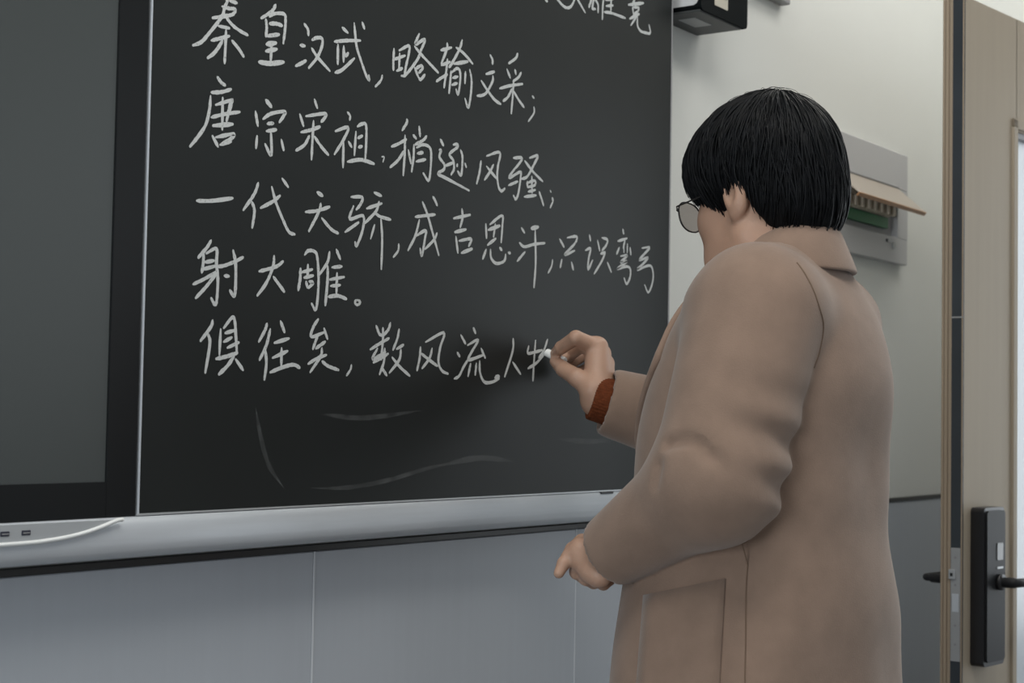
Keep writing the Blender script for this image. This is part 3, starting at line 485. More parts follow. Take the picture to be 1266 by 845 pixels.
# local axes: +x along the leaf to its hinge, +y away from us (towards the front wall); front face is y = 0
gx0, gx1, gz0, gz1 = 0.2535, 0.85, 0.25, 1.910
leaf = MB()
for (a, b, c, d) in ((0.003, gx0 + .004, ZB, ZT), (gx1 - .004, 1.095, ZB, ZT), (gx0, gx1, 0.008, gz0 + .004), (gx0, gx1, gz1 - .004, ZT)):
    leaf.box(a, b, 0.0, 0.050, c, d)
dpart(leaf, 'leaf', M['door'])
dpart(MB().box(0.0, 0.0032, 0.0003, 0.0270, ZB, ZT), 'edge_seal', M['seal'])
eb = MB().box(-0.0008, 0.0032, 0.0270, 0.0345, ZB, ZT, 0.001, 1).box(-0.0008, 0.0032, 0.0360, 0.0435, ZB, ZT, 0.001, 1).box(-0.0008, 0.0032, 0.0445, 0.0500, ZB, ZT, 0.001, 1)
dpart(eb, 'edge_band', M['door_edge'])
dpart(MB().box(-0.0012, 0.002, 0.001, 0.0268, 1.476, 1.479), 'seal_joint', M['steel'])
dpart(MB().box(-0.0012, 0.002, 0.001, 0.0040, ZB, ZT), 'seal_lip', M['door_edge'])
lp = dpart(MB().box(-0.0016, 0.002, 0.0050, 0.0260, 0.760, 0.995, 0.0006, 1), 'latch_plate', M['steel'])
dpart(MB().box(-0.0065, 0.0, 0.0150, 0.0290, 0.930, 0.950, 0.001, 1), 'latch_bolt', M['alu_bright'], lp)
dpart(MB().box(-0.0070, -0.006, 0.0190, 0.0250, 0.936, 0.943), 'bolt_slot', M['slot'], lp)
for z in (0.975, 0.918, 0.834, 0.795):
    dpart(MB().tube([(-0.0024, 0.0155, z), (0.0, 0.0155, z)], 0.0026, 12), 'screw', M['grey_plastic'], lp)
dpart(MB().box(-0.0022, 0.0, 0.008, 0.023, 0.862, 0.900, 0.0005, 1), 'deadbolt_slot', M['alu'], lp)
# pane and moulding
dpart(MB().box(gx0, gx1, 0.020, 0.028, gz0, gz1), 'glass_pane', M['frosted'])
mo = MB()
for (a, b, c, d) in ((gx0 - 0.022, gx0, gz0 - 0.022, gz1 + 0.022), (gx1, gx1 + 0.022, gz0 - 0.022, gz1 + 0.022)):
    mo.box(a, b, -0.006, 0.020, c, d, 0.0025, 2)
for (c, d) in ((gz0 - 0.022, gz0), (gz1, gz1 + 0.022)):
    mo.box(gx0 - 0.022, gx1 + 0.022, -0.006, 0.020, c, d, 0.0025, 2)
dpart(mo, 'pane_moulding', M['door'])
gk = MB().box(gx0, gx1, 0.004, 0.020, gz1 - 0.016, gz1).box(gx0, gx0 + 0.003, 0.012, 0.020, gz0, gz1)
dpart(gk, 'pane_gasket', M['grey_plastic'])
# smart lock, room side
lk = dpart(MB().prism(rrect(0.036, 0.134, 0.748, 1.079, 0.010), 'y', -0.030, 0.0), 'lock_body', M['lock_side'])
fp = MB().prism(rrect(0.043, 0.129, 0.757, 1.072, 0.008), 'y', -0.0345, -0.029); dpart(fp, 'lock_face', M['lock'], lk)
dpart(MB().prism(rrect(0.088, 0.116, 0.968, 1.004, 0.003), 'y', -0.0360, -0.034), 'fingerprint_sensor', M['sensor'], lk)
dpart(MB().prism(rrect(0.088, 0.116, 0.950, 0.954, 0.0015), 'y', -0.0362, -0.034), 'keyhole_cover', M['alu_bright'], lk)
dpart(MB().tube([(0.098, -0.034, 0.922), (0.098, -0.044, 0.922)], 0.017, 20), 'lever_rose', M['lock_side'], lk, True)
dpart(MB().tube(spline([(0.098, -0.040, 0.922), (0.100, -0.066, 0.922), (0.115, -0.074, 0.922), (0.150, -0.074, 0.921), (0.235, -0.072, 0.920)], 6), [0.011] * 8 + [0.0095] * 17, 10), 'lever', M['lock'], lk, True)
# far side of the lock
lk2 = dpart(MB().prism(rrect(0.036, 0.134, 0.748, 1.079, 0.010), 'y', 0.050, 0.066), 'lock_body', M['lock_side'])
dpart(MB().tube(spline([(0.070, 0.060, 0.922), (0.070, 0.105, 0.922), (0.074, 0.120, 0.922), (0.100, 0.126, 0.922), (0.170, 0.126, 0.921)], 6), [0.010] * 7 + [0.0075] * 18, 10), 'lever', M['lock'], lk2, True)
for z in (0.3, 1.1, 1.9): dpart(MB().tube([(1.100, 0.0, z - 0.05), (1.100, 0.0, z + 0.05)], 0.007, 10), 'hinge', M['steel'])
S(MB().box(RX - 0.01, RX + 0.13, -0.425, -0.395, 0, 2.15).box(RX - 0.01, RX + 0.13, -1.49, -1.46, 0, 2.15).box(RX - 0.01, RX + 0.13, -1.49, -0.395, 2.12, 2.15).build('trim_%d' % (k + 1), M['door']), 'beige door frame around the doorway in the right wall', 'door frame')

# ================================================================== THE PERSON
FO = np.array((1.985, -0.43, 0.12))
yaw, pit = math.radians(78), math.radians(-12)
hf = np.array((math.cos(yaw) * math.cos(pit), math.sin(yaw) * math.cos(pit), math.sin(pit)))
hl = np.array((-math.sin(yaw), math.cos(yaw), 0.0)); hu = np.cross(hf, hl)
HC = np.array((1.987, -0.428, 1.585)); HR = np.stack([hf, hl, hu])       # rows: forward, left, up
def H(f, l, u): return HC + f * hf + l * hl + u * hu

def head_sdf(P):
    q = ((P - HC.astype(np.float32)) @ HR.T.astype(np.float32))
    d = ell(q, (-0.006, 0, 0.010), (0.088, 0.074, 0.086))
    d = smin(d, ell(q, (0.030, 0, -0.048), (0.064, 0.066, 0.074)), 0.03)
    d = smin(d, ell(q, (0.058, 0, -0.100), (0.040, 0.042, 0.036)), 0.03)           # chin
    for s in (1, -1):
        d = smin(d, ell(q, (0.056, s * 0.040, -0.058), (0.030, 0.029, 0.032)), 0.02)   # cheek
        d = smin(d, rcone(q, (0.080, s * 0.012, -0.004), (0.072, s * 0.046, -0.006), 0.010, 0.010), 0.012)  # brow
        d = smax(d, -ell(q, (0.098, s * 0.032, -0.026), (0.016, 0.017, 0.011)), 0.012)  # eye socket
        d = smin(d, ell(q, (0.076, s * 0.032, -0.026), (0.0125, 0.0125, 0.0125)), 0.003)
        d = smin(d, rcone(q, (0.002, s * 0.056, -0.090), (0.062, s * 0.036, -0.108), 0.024, 0.023), 0.025)  # jaw line
        # ear
        e = ell(q, (-0.006, s * 0.080, -0.040), (0.018, 0.011, 0.032)); e = smax(e, -ell(q, (-0.003, s * 0.090, -0.036), (0.010, 0.007, 0.018)), 0.004)
        e = smin(e, ell(q, (0.000, s * 0.077, -0.066), (0.009, 0.008, 0.010)), 0.006)
        d = smin(d, e, 0.006)
    d = smin(d, rcone(q, (0.088, 0, -0.016), (0.108, 0, -0.054), 0.007, 0.0105), 0.010)   # nose
    for s in (1, -1): d = smin(d, ell(q, (0.099, s * 0.011, -0.057), (0.010, 0.008, 0.007)), 0.006)
    d = smin(d, ell(q, (0.087, 0, -0.077), (0.011, 0.020, 0.005)), 0.004); d = smin(d, ell(q, (0.085, 0, -0.086), (0.011, 0.017, 0.006)), 0.004)
    n0 = H(-0.030, 0, -0.06)
    d = smin(d, rcone(P, n0, (1.985, -0.452, 1.40), 0.058, 0.062), 0.03)
    return d
def head_neck(P):
    d = head_sdf(P)
    d = smin(d, rcone(P, (1.87, -0.45, 1.375), (2.10, -0.45, 1.375), 0.05, 0.05), 0.05)
    d = smin(d, ell(P, (1.985, -0.44, 1.27), (0.15, 0.09, 0.20)), 0.06)
    return d

# arm joints
LS, LE, LW = np.array((1.8547, -0.4842, 1.39)), np.array((1.7767, -0.4687, 1.1789)), np.array((1.7996, -0.3002, 1.0753))
RS, RE, RWr = np.array((2.115, -0.445, 1.378)), np.array((2.225, -0.275, 1.222)), np.array((2.0884, -0.1098, 1.2802))
CREASE = [(1.7133, -0.4388, 1.2215), (1.7082, -0.4547, 1.2267), (1.7058, -0.469, 1.2289), (1.7048, -0.4846, 1.2236), (1.7052, -0.5016, 1.2108), (1.7041, -0.5214, 1.1917)]
CREASE2 = [(1.7065, -0.4286, 1.1963), (1.7045, -0.4257, 1.1741)]
BUMPS = [((2.1543, -0.5322, 0.9979), 0.01, 0.06), ((2.1496, -0.5334, 1.0945), -0.007, 0.05), ((1.9842, -0.4971, 1.2008), -0.044, 0.09), ((2.0235, -0.5247, 1.2757), 0.006, 0.1)]
def body_low(P):
    d = rcone(P, LS, LE, 0.045, 0.036); d = smin(d, rcone(P, LE, LW, 0.036, 0.024), 0.02)
    d = smin(d, smin(rcone(P, RS, RE, 0.045, 0.036), rcone(P, RE, RWr, 0.036, 0.024), 0.02), 0.02)
    d = smin(d, ell(P, (1.985, -0.44, 1.20), (0.15, 0.09, 0.26)), 0.05)
    d = smin(d, ell(P, (1.985, -0.44, 0.95), (0.16, 0.11, 0.16)), 0.06)
    for s in (-1, 1):
        h, kn, an = (1.985 + s * 0.085, -0.44, 0.90), (1.985 + s * 0.09, -0.425, 0.54), (1.985 + s * 0.09, -0.45, 0.19)
        d = smin(d, rcone(P, h, kn, 0.085, 0.058), 0.03); d = smin(d, rcone(P, kn, an, 0.055, 0.034), 0.02)
        d = smin(d, rcone(P, an, (1.985 + s * 0.10, -0.33, 0.150), 0.030, 0.024), 0.02)
    return d

# hands: chains of joints (position, radius)
def chain(P, pts, d=None, k=0.005):
    c = None
    for (a, ra), (b, rb) in zip(pts[:-1], pts[1:]):
        e = rcone(P, a, b, ra, rb); c = e if c is None else smin(c, e, 0.0025)
    return c if d is None else smin(d, c, k)
R_I = [((2.1039, -0.0946, 1.3586), 0.013), ((2.0682, -0.0794, 1.3718), 0.0112), ((2.0833, -0.0438, 1.3582), 0.01), ((2.0988, -0.0235, 1.3505), 0.0083)]
R_M = [((2.1291, -0.0864, 1.35), 0.0125), ((2.1243, -0.0541, 1.3625), 0.0105), ((2.1263, -0.0295, 1.3478), 0.0095), ((2.1088, -0.0246, 1.3397), 0.008)]
R_R = [((2.1504, -0.0808, 1.336), 0.0115), ((2.1622, -0.0378, 1.353), 0.0105), ((2.1436, -0.0274, 1.3397), 0.0092), ((2.1236, -0.0241, 1.3302), 0.0078)]
R_P = [((2.1598, -0.0753, 1.3188), 0.011), ((2.1754, -0.0374, 1.3307), 0.0095), ((2.1579, -0.0291, 1.3226), 0.0085), ((2.1384, -0.0268, 1.3169), 0.0072)]
R_T = [((2.0737, -0.1073, 1.2944), 0.0165), ((2.0692, -0.0813, 1.3123), 0.0138), ((2.0811, -0.0503, 1.3249), 0.0118), ((2.0969, -0.025, 1.338), 0.0092)]
L_I = [((1.7852, -0.2712, 1.0826), 0.0115), ((1.7779, -0.26, 1.0741), 0.0095), ((1.77, -0.2567, 1.0651), 0.0085), ((1.7628, -0.2542, 1.053), 0.0068)]
L_M = [((1.784, -0.2771, 1.0686), 0.0125), ((1.7933, -0.2629, 1.0536), 0.0105), ((1.8154, -0.259, 1.0446), 0.009), ((1.8305, -0.2632, 1.0459), 0.008)]
L_R = [((1.7777, -0.2935, 1.0578), 0.0125), ((1.7917, -0.2776, 1.0465), 0.01), ((1.8144, -0.2746, 1.0395), 0.009), ((1.8287, -0.278, 1.0429), 0.0078)]
L_P = [((1.7758, -0.308, 1.0528), 0.0115), ((1.7867, -0.2966, 1.0451), 0.0095), ((1.8087, -0.2928, 1.0391), 0.0085), ((1.8219, -0.2945, 1.0424), 0.007)]
L_T = [((1.8168, -0.2734, 1.0894), 0.014), ((1.8291, -0.2471, 1.0872), 0.012), ((1.8307, -0.2311, 1.0777), 0.01), ((1.8264, -0.2239, 1.0669), 0.008)]
CH0, CH1 = (2.1027, -0.0045, 1.352), (2.0955, -0.0422, 1.3378)
def right_hand(P):
    d = None
    for m_ in (R_I[0], R_M[0], R_R[0], R_P[0]):
        e = rcone(P, RWr, m_[0], 0.0215, m_[1] + 0.003); d = e if d is None else smin(d, e, 0.012)
    d = smin(d, rcone(P, RWr, R_T[0][0], 0.020, R_T[0][1]), 0.015)
    d = smin(d, rcone(P, R_T[0][0], R_I[0][0], 0.012, 0.010), 0.015)
    d = smin(d, rcone(P, RE * 0.35 + RWr * 0.65, RWr, 0.029, 0.0245), 0.01)
    g = None
    for c in (R_I, R_M, R_R, R_P):
        e = chain(P, c); g = e if g is None else smin(g, e, 0.0015)
    d = smin(d, g, 0.006); return smin(d, chain(P, R_T), 0.005)
def left_hand(P):
    d = None
    for m_ in (L_I[0], L_M[0], L_R[0], L_P[0]):
        e = rcone(P, LW, m_[0], 0.021, m_[1] + 0.003); d = e if d is None else smin(d, e, 0.012)
    d = smin(d, rcone(P, LW, L_T[0][0], 0.019, L_T[0][1]), 0.015)
    d = smin(d, rcone(P, LE * 0.3 + LW * 0.7, LW, 0.028, 0.024), 0.01)
    g = None
    for c in (L_I, L_M, L_R, L_P):
        e = chain(P, c); g = e if g is None else smin(g, e, 0.0015)
    d = smin(d, g, 0.006); return smin(d, chain(P, L_T), 0.005)

def bounds(pts, m): a = np.array([np.array(p) for p in pts]); return a.min(0) - m, a.max(0) + m
parts = [isosurface(head_neck, HC + (-0.24, -0.2, -0.24), HC + (0.24, 0.2, 0.15), 0.0024)]
parts.append(isosurface(body_low, (1.68, -0.62, 0.115), (2.32, -0.06, 1.46), 0.011))
lo, hi = bounds([c[0] for c in R_I + R_M + R_R + R_P + R_T] + [RWr, RE * .35 + RWr * .65], 0.035); parts.append(isosurface(right_hand, lo, hi, 0.0015))
lo, hi = bounds([c[0] for c in L_I + L_M + L_R + L_P + L_T] + [LW, LE * .3 + LW * .7], 0.035); parts.append(isosurface(left_hand, lo, hi, 0.0015))
person = iso_obj('person', parts, M['skin'], None, tuple(FO))
tag(person, 'person in a long camel coat with short black hair writing on the board', 'person')
PO = tuple(FO)
def ppart(mb, n, m, par=None, sm=True): return mb.build(n, m, par or person, sm, PO)

# eyes
for s in (1, -1):
    mb = MB(); c = H(0.0775, s * 0.032, -0.026)
    bm = bmesh.new(); bmesh.ops.create_uvsphere(bm, u_segments=16, v_segments=10, radius=0.0125)
    mb.add([Vector(c) + v.co for v in bm.verts], [[v.index for v in f.verts] for f in bm.faces]); bm.free()
    e = ppart(mb, 'eye', M['eye']); 
    ppart(MB().tube([H(0.0885, s * 0.032, -0.029), H(0.0903, s * 0.032, -0.0295)], 0.0052, 14), 'iris', M['iris'], e)

# hair -------------------------------------------------------------
CUTF = [-0.14, -0.10, -0.05, -0.034, -0.026, -0.012, -0.006, 0.028, 0.080, 0.120]
CUTU = [-0.120, -0.118, -0.110, -0.098, -0.062, -0.036, -0.032, -0.064, -0.026, -0.010]
HE, HN = ((-0.010, 0, 0.004), (0.101, 0.091, 0.102)), ((-0.042, 0, -0.058), (0.055, 0.067, 0.062))
def hair_base(q):
    d = ell(q, *HE); d = smin(d, ell(q, *HN), 0.04)
    return smin(d, ell(q, (0.026, 0.022, 0.012), (0.076, 0.064, 0.066)), 0.03)
def hair_sdf(P):
    q = ((P - HC.astype(np.float32)) @ HR.T.astype(np.float32)).astype(np.float32)
    d = hair_base(q) + 0.0015
    ang = np.arctan2(q[:, 1], q[:, 0] + 0.03)
    cut = np.interp(q[:, 0], CUTF, CUTU) + 0.004 * np.sin(ang * 40) + 0.003 * np.sin(ang * 23 + 1)
    d = smax(d, (cut + 0.004 - q[:, 2]) * 0.8, 0.006)
    inner = ell(q, (-0.008, 0, 0.004), (0.078, 0.062, 0.074))
    return smax(d, -inner, 0.004)
hv = isosurface(hair_sdf, HC - 0.155, HC + 0.155, 0.0028)
rng = random.Random(11); locks = MB()
NL, NS = 1500, 13
TH = np.empty((NL, NS)); PH = np.empty((NL, NS)); OFF = np.empty((NL, NS)); WH = np.array((-0.035, 0.008))     # crown whorl
for i in range(NL):
    ph = rng.uniform(-math.pi, math.pi); t0 = abs(rng.gauss(0.0, 0.55)) if i % 3 else rng.uniform(0.5, 1.5)
    t1 = t0 + rng.uniform(0.7, 1.7); dr_ = rng.uniform(-0.22, 0.22) + 0.15; of = rng.uniform(-0.0015, 0.0022); ph0 = ph
    for kk in range(NS):
        f_ = kk / (NS - 1); TH[i, kk] = t0 + (t1 - t0) * f_; PH[i, kk] = ph0 + dr_ * f_ + 0.03 * math.sin(5 * f_ + i); OFF[i, kk] = of + 0.0012 * math.sin(6 * f_ + i * 1.7) + (0.002 * f_ * f_ if i % 4 == 0 else 0)
DV = np.stack([np.sin(TH) * np.cos(PH), np.sin(TH) * np.sin(PH), np.cos(TH)], -1)
tilt = -0.30; ct, st_ = math.cos(tilt), math.sin(tilt)                       # whorl sits a little behind the top
DV = np.stack([DV[..., 0] * ct + DV[..., 2] * st_, DV[..., 1], -DV[..., 0] * st_ + DV[..., 2] * ct], -1)
fl = DV.reshape(-1, 3); c0 = np.array((-0.012, 0, -0.005)); ta = np.full(len(fl), 0.02); tb = np.full(len(fl), 0.20)
for _ in range(22):
    tm_ = (ta + tb) / 2; ins_ = hair_base(c0 + fl * tm_[:, None]) < 0; ta = np.where(ins_, tm_, ta); tb = np.where(ins_, tb, tm_)
Q = (c0 + fl * (ta + OFF.reshape(-1))[:, None]).reshape(NL, NS, 3)
for i in range(NL):
    jit = rng.uniform(-0.006, 0.006); pts = []
    for kk in range(NS):
        q = Q[i, kk]
        if q[2] < np.interp(q[0], CUTF, CUTU) + jit: break
        pts.append(H(*q))
    if len(pts) < 4: continue
    w = rng.uniform(0.0007, 0.0019); n_ = len(pts)
    locks.tube(pts, [w * min(1, 0.4 + j * 0.4) * (1.0 if j < n_ * 0.6 else max(0.15, 1 - (j - n_ * 0.6) / (n_ * 0.4))) for j in range(n_)], 4, False)
for i in range(22):   # fly-away strands at the crown
    ph = rng.uniform(0, 6.28); th = rng.uniform(0.0, 0.45); pts = []
    for kk in range(5):
        t_ = th + kk * 0.13; dv = np.array((math.sin(t_) * math.cos(ph), math.sin(t_) * math.sin(ph), math.cos(t_)))
        pts.append(H(*(np.array(HE[0]) + dv / np.linalg.norm(dv / np.array(HE[1])) + dv * (0.001 + 0.005 * math.sin(kk / 4 * math.pi)))))
    locks.tube(spline(pts, 3), 0.0003, 4, False)
lv = np.array(locks.v); lq = np.array([f for f in locks.f if len(f) == 4])
hair = iso_obj('hair', [hv, (lv, lq)], M['hair'], person, PO); hair['label'] = 'short black bobbed hair'

# glasses
gl = MB(); gf = MB(); rims = []
for s in (1, -1):
    loop = []
    for i in range(25):
        a = 2 * math.pi * i / 24; e = 0.85
        cx = abs(math.cos(a)) ** e * (1 if math.cos(a) > 0 else -1); sx = abs(math.sin(a)) ** e * (1 if math.sin(a) > 0 else -1)
        l = s * 0.034 + 0.026 * cx; u = -0.033 + 0.021 * sx
        loop.append(H(0.112 - 0.14 * max(0, abs(l) - 0.03) , l, u))
    rims.append(loop); gf.tube(loop, 0.0012, 6)
    c = np.mean(loop[:-1], axis=0); gl.add([c] + loop[:-1], [(0, 1 + i, 1 + (i + 1) % 24) for i in range(24)])
    hinge = H(0.108, s * 0.062, -0.026); gf.tube([H(0.1085, s * 0.059, -0.027), hinge], 0.002, 6)
    gf.tube([hinge, H(0.100, s * 0.072, -0.025), H(0.05, s * 0.079, -0.026), H(0.0, s * 0.082, -0.022), H(-0.02, s * 0.083, -0.03), H(-0.03, s * 0.080, -0.045)], 0.0011, 6)
gf.tube([H(0.111, 0.009, -0.028), H(0.114, 0.0, -0.025), H(0.111, -0.009, -0.028)], 0.0012, 6)
eg = ppart(gf, 'eyeglasses', M['frame']); eg['label'] = 'thin dark framed eyeglasses'
ppart(gl, 'lens', M['lens'], eg, False)

# coat ---------------------------------------------------------------
CZ = [0.42, 0.60, 0.75, 0.905, 0.955, 1.003, 1.035, 1.104, 1.167, 1.231, 1.305, 1.380, 1.420, 1.445, 1.465, 1.49]
CA = [.255, .245, .235, .225, .218, .205, .196, .184, .178, .176, .176, .172, .155, .118, .085, .07]
CB = [.188, .183, .178, .174, .171, .170, .168, .158, .164, .161, .150, .120, .098, .084, .075, .06]
CY = [-.422, -.422, -.423, -.423, -.423, -.427, -.428, -.428, -.433, -.433, -.443, -.453, -.456, -.456, -.456, -.456]
ZF = np.linspace(0.30, 1.60, 521); KW = np.exp(-(np.arange(-24, 25) * 0.0025 / 0.022) ** 2 / 2); KW /= KW.sum()
SMO = lambda t: np.convolve(np.pad(np.interp(ZF, CZ, t), 24, mode='edge'), KW, 'valid')
FA, FB, FY = SMO(CA), SMO(CB), SMO(CY)
def torso(P):
    z = P[:, 2]; a = np.interp(z, ZF, FA); b = np.interp(z, ZF, FB); cx = 1.985; cy = np.interp(z, ZF, FY)
    n = 2.25
    x = np.abs(P[:, 0] - cx) / a; y = np.abs(P[:, 1] - cy) / b
    s = (x ** n + y ** n) ** (1 / n)
    d = (s - 1) * np.minimum(a, b)
    d = np.maximum(d, np.maximum(0.42 - z, (z - 1.475)))
    # soft vertical drapes in the skirt and hollows at the waist
    ang = np.arctan2(P[:, 1] - cy, P[:, 0] - cx)
    for c_, am, sg in BUMPS: d = d - am * np.exp(-((P - np.array(c_, np.float32)) ** 2).sum(1) / (sg * sg))
    fade = np.clip((1.05 - z) / 0.3, 0, 1); d = d - 0.006 * fade * np.sin(ang * 7 + 1.2)
    return d
def limb_coords(P, a, b):
    d = (b - a); L = np.linalg.norm(d); d = (d / L).astype(np.float32); q = P - a.astype(np.float32); t = q @ d; r = q - t[:, None] * d
    return t, r, L
EL_IN = np.array((1.845, -0.375, 1.205))
def left_sleeve(P):
    d = smin(rcone(P, LS, LE, 0.086, 0.078), rcone(P, LE, LW + (LE - LW) * 0.02, 0.072, 0.046), 0.03)
    t, r, L = limb_coords(P, LS, LE)
    # slanting folds on the back of the upper arm, fading towards the shoulder
    w = np.exp(-((t - L * 0.86) / 0.075) ** 2) * np.clip((P - LE.astype(np.float32)) @ np.array((0.55, -0.70, 0.1), np.float32) / 0.06, 0, 1)
    d = d - 0.0055 * w * np.sin(t * 2 * math.pi / 0.058 + (r @ np.array((0.8, 0.6, 0), np.float32)) * 30 + 0.6)
    # folds at the inside of the elbow: a deep one and a smaller one nearer the cuff
    for a_, b_ in zip(CREASE[:-1], CREASE[1:]): d = smax(d, -rcone(P, a_, b_, 0.0062, 0.0060), 0.010)
    d = smax(d, -rcone(P, CREASE2[0], CREASE2[1], 0.0045, 0.003), 0.014)
    return d
def right_sleeve(P):
    d = rcone(P, RS, RE, 0.088, 0.076)
    e = rcone(P, RE, RWr + (RE - RWr) * 0.04, 0.070, 0.0505)
    return smin(d, e, 0.03)
def cut_cuff(d, P, E, Wr, s, inner, depth):
    ax = (Wr - E) / np.linalg.norm(Wr - E); c = E + (Wr - E) * s
    h = (P - c.astype(np.float32)) @ ax.astype(np.float32)
    near = np.linalg.norm(P - c.astype(np.float32), axis=1) < 0.11
    d = np.where(near, smax(d, h, 0.008), d)
    hole = np.maximum(rcone(P, c - ax * depth, c + ax * 0.1, inner, inner), -h - depth)
    return smax(d, -hole, 0.004)
def coat_sdf(P):
    d = torso(P)
    ls = cut_cuff(left_sleeve(P), P, LE, LW, 0.98, 0.040, 0.05)
    rs = cut_cuff(right_sleeve(P), P, RE, RWr, 0.96, 0.0415, 0.05)
    # sleeves blend at the shoulder, stay separate further down
    kz = np.clip((P[:, 2] - 1.31) / 0.10, 0, 1) * 0.040 + 0.003
    h = np.clip(0.5 + 0.5 * (ls - d) / kz, 0, 1); d1 = ls + (d - ls) * h - kz * h * (1 - h)
    h = np.clip(0.5 + 0.5 * (rs - d1) / kz, 0, 1); d2 = rs + (d1 - rs) * h - kz * h * (1 - h)
    nk = rcone(P, (1.985, -0.455, 1.40), (1.990, -0.445, 1.56), 0.062, 0.060)     # neck opening
    return smax(d2, -nk, 0.008)
cv, cq = isosurface(coat_sdf, (1.66, -0.64, 0.40), (2.33, -0.09, 1.50), 0.0048)
coat = iso_obj('coat', [(cv, cq)], M['coat'], person, PO); coat['label'] = 'long camel brown wool coat'
smm = coat.modifiers.new('smooth', 'SMOOTH'); smm.factor = 0.5; smm.iterations = 3

BV = BVHTree.FromPolygons([tuple(v) for v in cv], [tuple(q) for q in cq])
def snap(p, off):
    loc, nrm, _, _ = BV.find_nearest(Vector(p)); return loc + nrm * off, nrm
def hug(pts, n=5): return [snap(p, 0.0)[0] for p in spline(pts, n)]

# turned-down collar
col = MB(); rings = []; NT = 44
for i in range(NT + 1):
    t = math.radians(-150 + 300 * i / NT)             # 0 = nape
    dx, dy = math.sin(t), -math.cos(t); fr = max(0.0, (abs(math.degrees(t)) - 50) / 100)
    cx, cy = 1.987, -0.452
    zt = 1.512 - 0.055 * fr; zb = 1.456 - 0.040 * fr
    tp = lambda r, z, ex=1.0: (cx + dx * r * 1.02, cy + dy * r * ex, z)
    rings.append([tp(0.066, zb + 0.01), tp(0.067, zt - 0.006), tp(0.071, zt), tp(0.077, zt - 0.004), tp(0.086, (zt + zb) / 2 + 0.004), tp(0.101 + 0.010 * fr, zb - 0.004), tp(0.101 + 0.010 * fr, zb - 0.009), tp(0.090, zb - 0.008)])
vs = [v for r in rings for v in r]; m8 = 8
fs = [(i * m8 + k_, i * m8 + (k_ + 1) % m8, (i + 1) * m8 + (k_ + 1) % m8, (i + 1) * m8 + k_) for i in range(NT) for k_ in range(m8)] + [tuple(range(m8)), tuple(range(NT * m8, NT * m8 + m8))]
col.add(vs, fs); o = ppart(col, 'collar', M['coat'], coat)
o.modifiers.new('sub', 'SUBSURF').levels = 1; o.modifiers['sub'].render_levels = 2

def seam(pts, r, off=0.0002):
    P = []
    for p in spline(pts, 5):
        q, n_ = snap(p, off); P.append(q)
    return ppart(MB().tube(P, r, 6), 'seam', M['seam'], coat)
seam([(1.8352, -0.5466, 1.4458), (1.8376, -0.5617, 1.4226), (1.8484, -0.5699, 1.3935), (1.8673, -0.5681, 1.3679), (1.8683, -0.5625, 1.3382), (1.8611, -0.5585, 1.318)], 0.001)
seam([(1.7845, -0.5112, 1.1086), (1.8056, -0.4981, 1.056), (1.7925, -0.5043, 0.9896), (1.7838, -0.5082, 0.938), (1.7801, -0.5104, 0.9052)], 0.0008)
PK = [(1.7975, -0.3618, 1.0297), (1.7929, -0.3808, 1.0345), (1.7908, -0.3982, 1.039), (1.7903, -0.4145, 1.0432), (1.7908, -0.4302, 1.0473), (1.7921, -0.4453, 1.0512), (1.7944, -0.4598, 1.055), (1.7979, -0.4735, 1.0587), (1.79, -0.3641, 1.0065), (1.7863, -0.3827, 1.0109), (1.7849, -0.3997, 1.0149), (1.7849, -0.4158, 1.0186), (1.7857, -0.4314, 1.0223), (1.7871, -0.4465, 1.0258), (1.7895, -0.461, 1.0292), (1.7928, -0.4748, 1.0325), (1.7824, -0.3666, 0.9835), (1.7794, -0.3848, 0.9874), (1.7785, -0.4016, 0.9909), (1.7789, -0.4176, 0.9943), (1.7799, -0.4329, 0.9975), (1.7814, -0.448, 1.0006), (1.7838, -0.4626, 1.0036), (1.7871, -0.4765, 1.0064), (1.7758, -0.3685, 0.9606), (1.7733, -0.3865, 0.964), (1.7727, -0.4031, 0.9672), (1.7733, -0.419, 0.9701), (1.7743, -0.4345, 0.9729), (1.7758, -0.4496, 0.9756), (1.7781, -0.4641, 0.9782), (1.7813, -0.4781, 0.9806), (1.7707, -0.3695, 0.9375), (1.7685, -0.3873, 0.9406), (1.7682, -0.404, 0.9433), (1.7687, -0.4199, 0.9459), (1.7697, -0.4354, 0.9483), (1.771, -0.4506, 0.9507), (1.7732, -0.4654, 0.9529), (1.7763, -0.4794, 0.9549), (1.7672, -0.3696, 0.9143), (1.7651, -0.3874, 0.917), (1.7649, -0.404, 0.9193), (1.7655, -0.42, 0.9214), (1.7664, -0.4357, 0.9235), (1.7676, -0.451, 0.9255), (1.7695, -0.4659, 0.9274), (1.7724, -0.4802, 0.929), (1.7647, -0.3691, 0.891), (1.7628, -0.387, 0.8933), (1.7627, -0.4035, 0.8953), (1.7634, -0.4195, 0.897), (1.7642, -0.4353, 0.8987), (1.7652, -0.4509, 0.9004), (1.7669, -0.4659, 0.9019), (1.7694, -0.4804, 0.9032)]
pk = MB(); NX, NY = 8, 7; top = []; low = []
for p in PK:
    q, n_ = snap(p, 0.0); top.append(q + n_ * 0.0042); low.append(q - n_ * 0.004)
n_ = NX * NY; fs = []
for j in range(NY - 1):
    for i in range(NX - 1):
        a_ = j * NX + i; fs += [(a_, a_ + 1, a_ + NX + 1, a_ + NX), (n_ + a_, n_ + a_ + NX, n_ + a_ + NX + 1, n_ + a_ + 1)]
rim = [i for i in range(NX)] + [j * NX + NX - 1 for j in range(1, NY)] + [(NY - 1) * NX + i for i in range(NX - 2, -1, -1)] + [j * NX for j in range(NY - 2, 0, -1)]
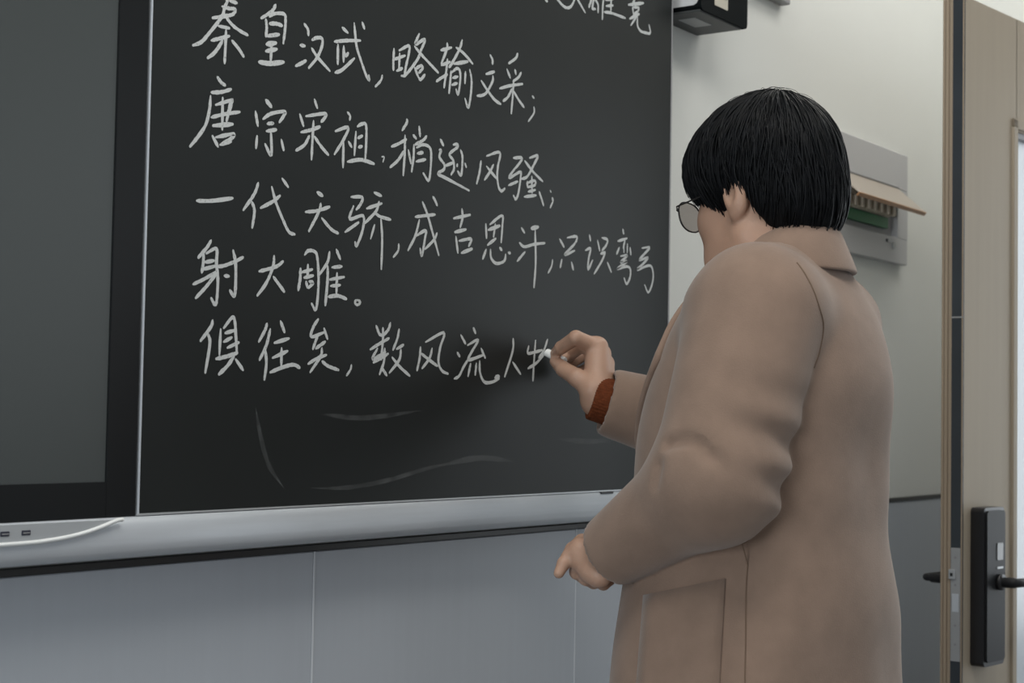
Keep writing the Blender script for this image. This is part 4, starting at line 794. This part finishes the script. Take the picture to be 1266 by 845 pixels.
fs += [(rim[i], n_ + rim[i], n_ + rim[(i + 1) % len(rim)], rim[(i + 1) % len(rim)]) for i in range(len(rim))]
pk.add(top + low, fs); po_ = ppart(pk, 'patch_pocket', M['coat'], coat)
# left lapel lying on the chest
A0, B0, C0 = Vector((1.925, -0.375, 1.425)), Vector((1.838, -0.335, 1.335)), Vector((1.955, -0.265, 1.16)); lap = MB(); N_ = 8; idx = {}; vs = []
for i in range(N_ + 1):
    for j in range(N_ + 1 - i):
        q, nn = snap(A0 + (B0 - A0) * (i / N_) + (C0 - A0) * (j / N_), 0.0); idx[i, j] = len(vs); vs.append(q + nn * 0.007)
fs = []
for i in range(N_):
    for j in range(N_ - i):
        fs.append((idx[i, j], idx[i + 1, j], idx[i, j + 1]))
        if i + j < N_ - 1: fs.append((idx[i + 1, j], idx[i + 1, j + 1], idx[i, j + 1]))
lap.add(vs, fs); lo2 = ppart(lap, 'lapel', M['coat'], coat); sm2 = lo2.modifiers.new('thick', 'SOLIDIFY'); sm2.thickness = 0.008
# knit cuff under the right sleeve, trousers, shoes ------------------
ax = (RWr - RE) / np.linalg.norm(RWr - RE)
def cuff_sdf(P):
    c0 = RE + (RWr - RE) * 0.78; c1 = RE + (RWr - RE) * 1.055
    d = rcone(P, c0, c1, 0.037, 0.0335); h = (P - c1.astype(np.float32)) @ ax.astype(np.float32)
    d = smax(d, h, 0.004); t, r, L = limb_coords(P, c0, c1); an = np.arctan2(r[:, 2], r[:, 0])
    d = d - 0.0006 * np.sin(an * 40)
    return smax(d, -rcone(P, c0, c1 + ax * 0.05, 0.027, 0.027), 0.003)
lo, hi = bounds([RE + (RWr - RE) * 0.74, RWr], 0.06)
cu = iso_obj('sweater_cuff', [isosurface(cuff_sdf, lo, hi, 0.0018)], M['rust'], person, PO); cu['label'] = 'rust brown knitted cuff'
def trouser_sdf(P):
    d = None
    for s in (-1, 1):
        e = smin(rcone(P, (1.985 + s * 0.085, -0.44, 0.90), (1.985 + s * 0.09, -0.425, 0.54), 0.098, 0.078), rcone(P, (1.985 + s * 0.09, -0.425, 0.54), (1.985 + s * 0.09, -0.447, 0.20), 0.078, 0.066), 0.02)
        d = e if d is None else smin(d, e, 0.01)
    return np.maximum(d, np.maximum(0.185 - P[:, 2], P[:, 2] - 0.94))
iso_obj('trousers', [isosurface(trouser_sdf, (1.78, -0.58, 0.17), (2.19, -0.30, 0.96), 0.008)], M['trouser'], person, PO)
for s in (-1, 1):
    def shoe(P, s=s):
        x = 1.985 + s * 0.095
        d = rcone(P, (x, -0.475, 0.155), (x + s * 0.015, -0.30, 0.145), 0.042, 0.036); d = smin(d, rcone(P, (x, -0.46, 0.16), (x, -0.455, 0.21), 0.042, 0.044), 0.03)
        return smax(d, 0.122 - P[:, 2], 0.006)
    iso_obj('shoe', [isosurface(shoe, (1.985 + s * 0.095 - 0.08, -0.55, 0.11), (1.985 + s * 0.095 + 0.08, -0.23, 0.27), 0.005)], M['shoe'], person, PO)

# chalk held in the right hand
cdir = (Vector(CH1) - Vector(CH0)).normalized()
ck = MB().tube([Vector(CH0), Vector(CH0) + cdir * 0.001, Vector(CH1) - cdir * 0.001, Vector(CH1)], [0.0054, 0.0062, 0.0062, 0.0054], 14).build('chalk_stick', M['chalk'], None, False, CH0)
tag(ck, 'short white chalk stick pinched in the right hand at the board', 'chalk')
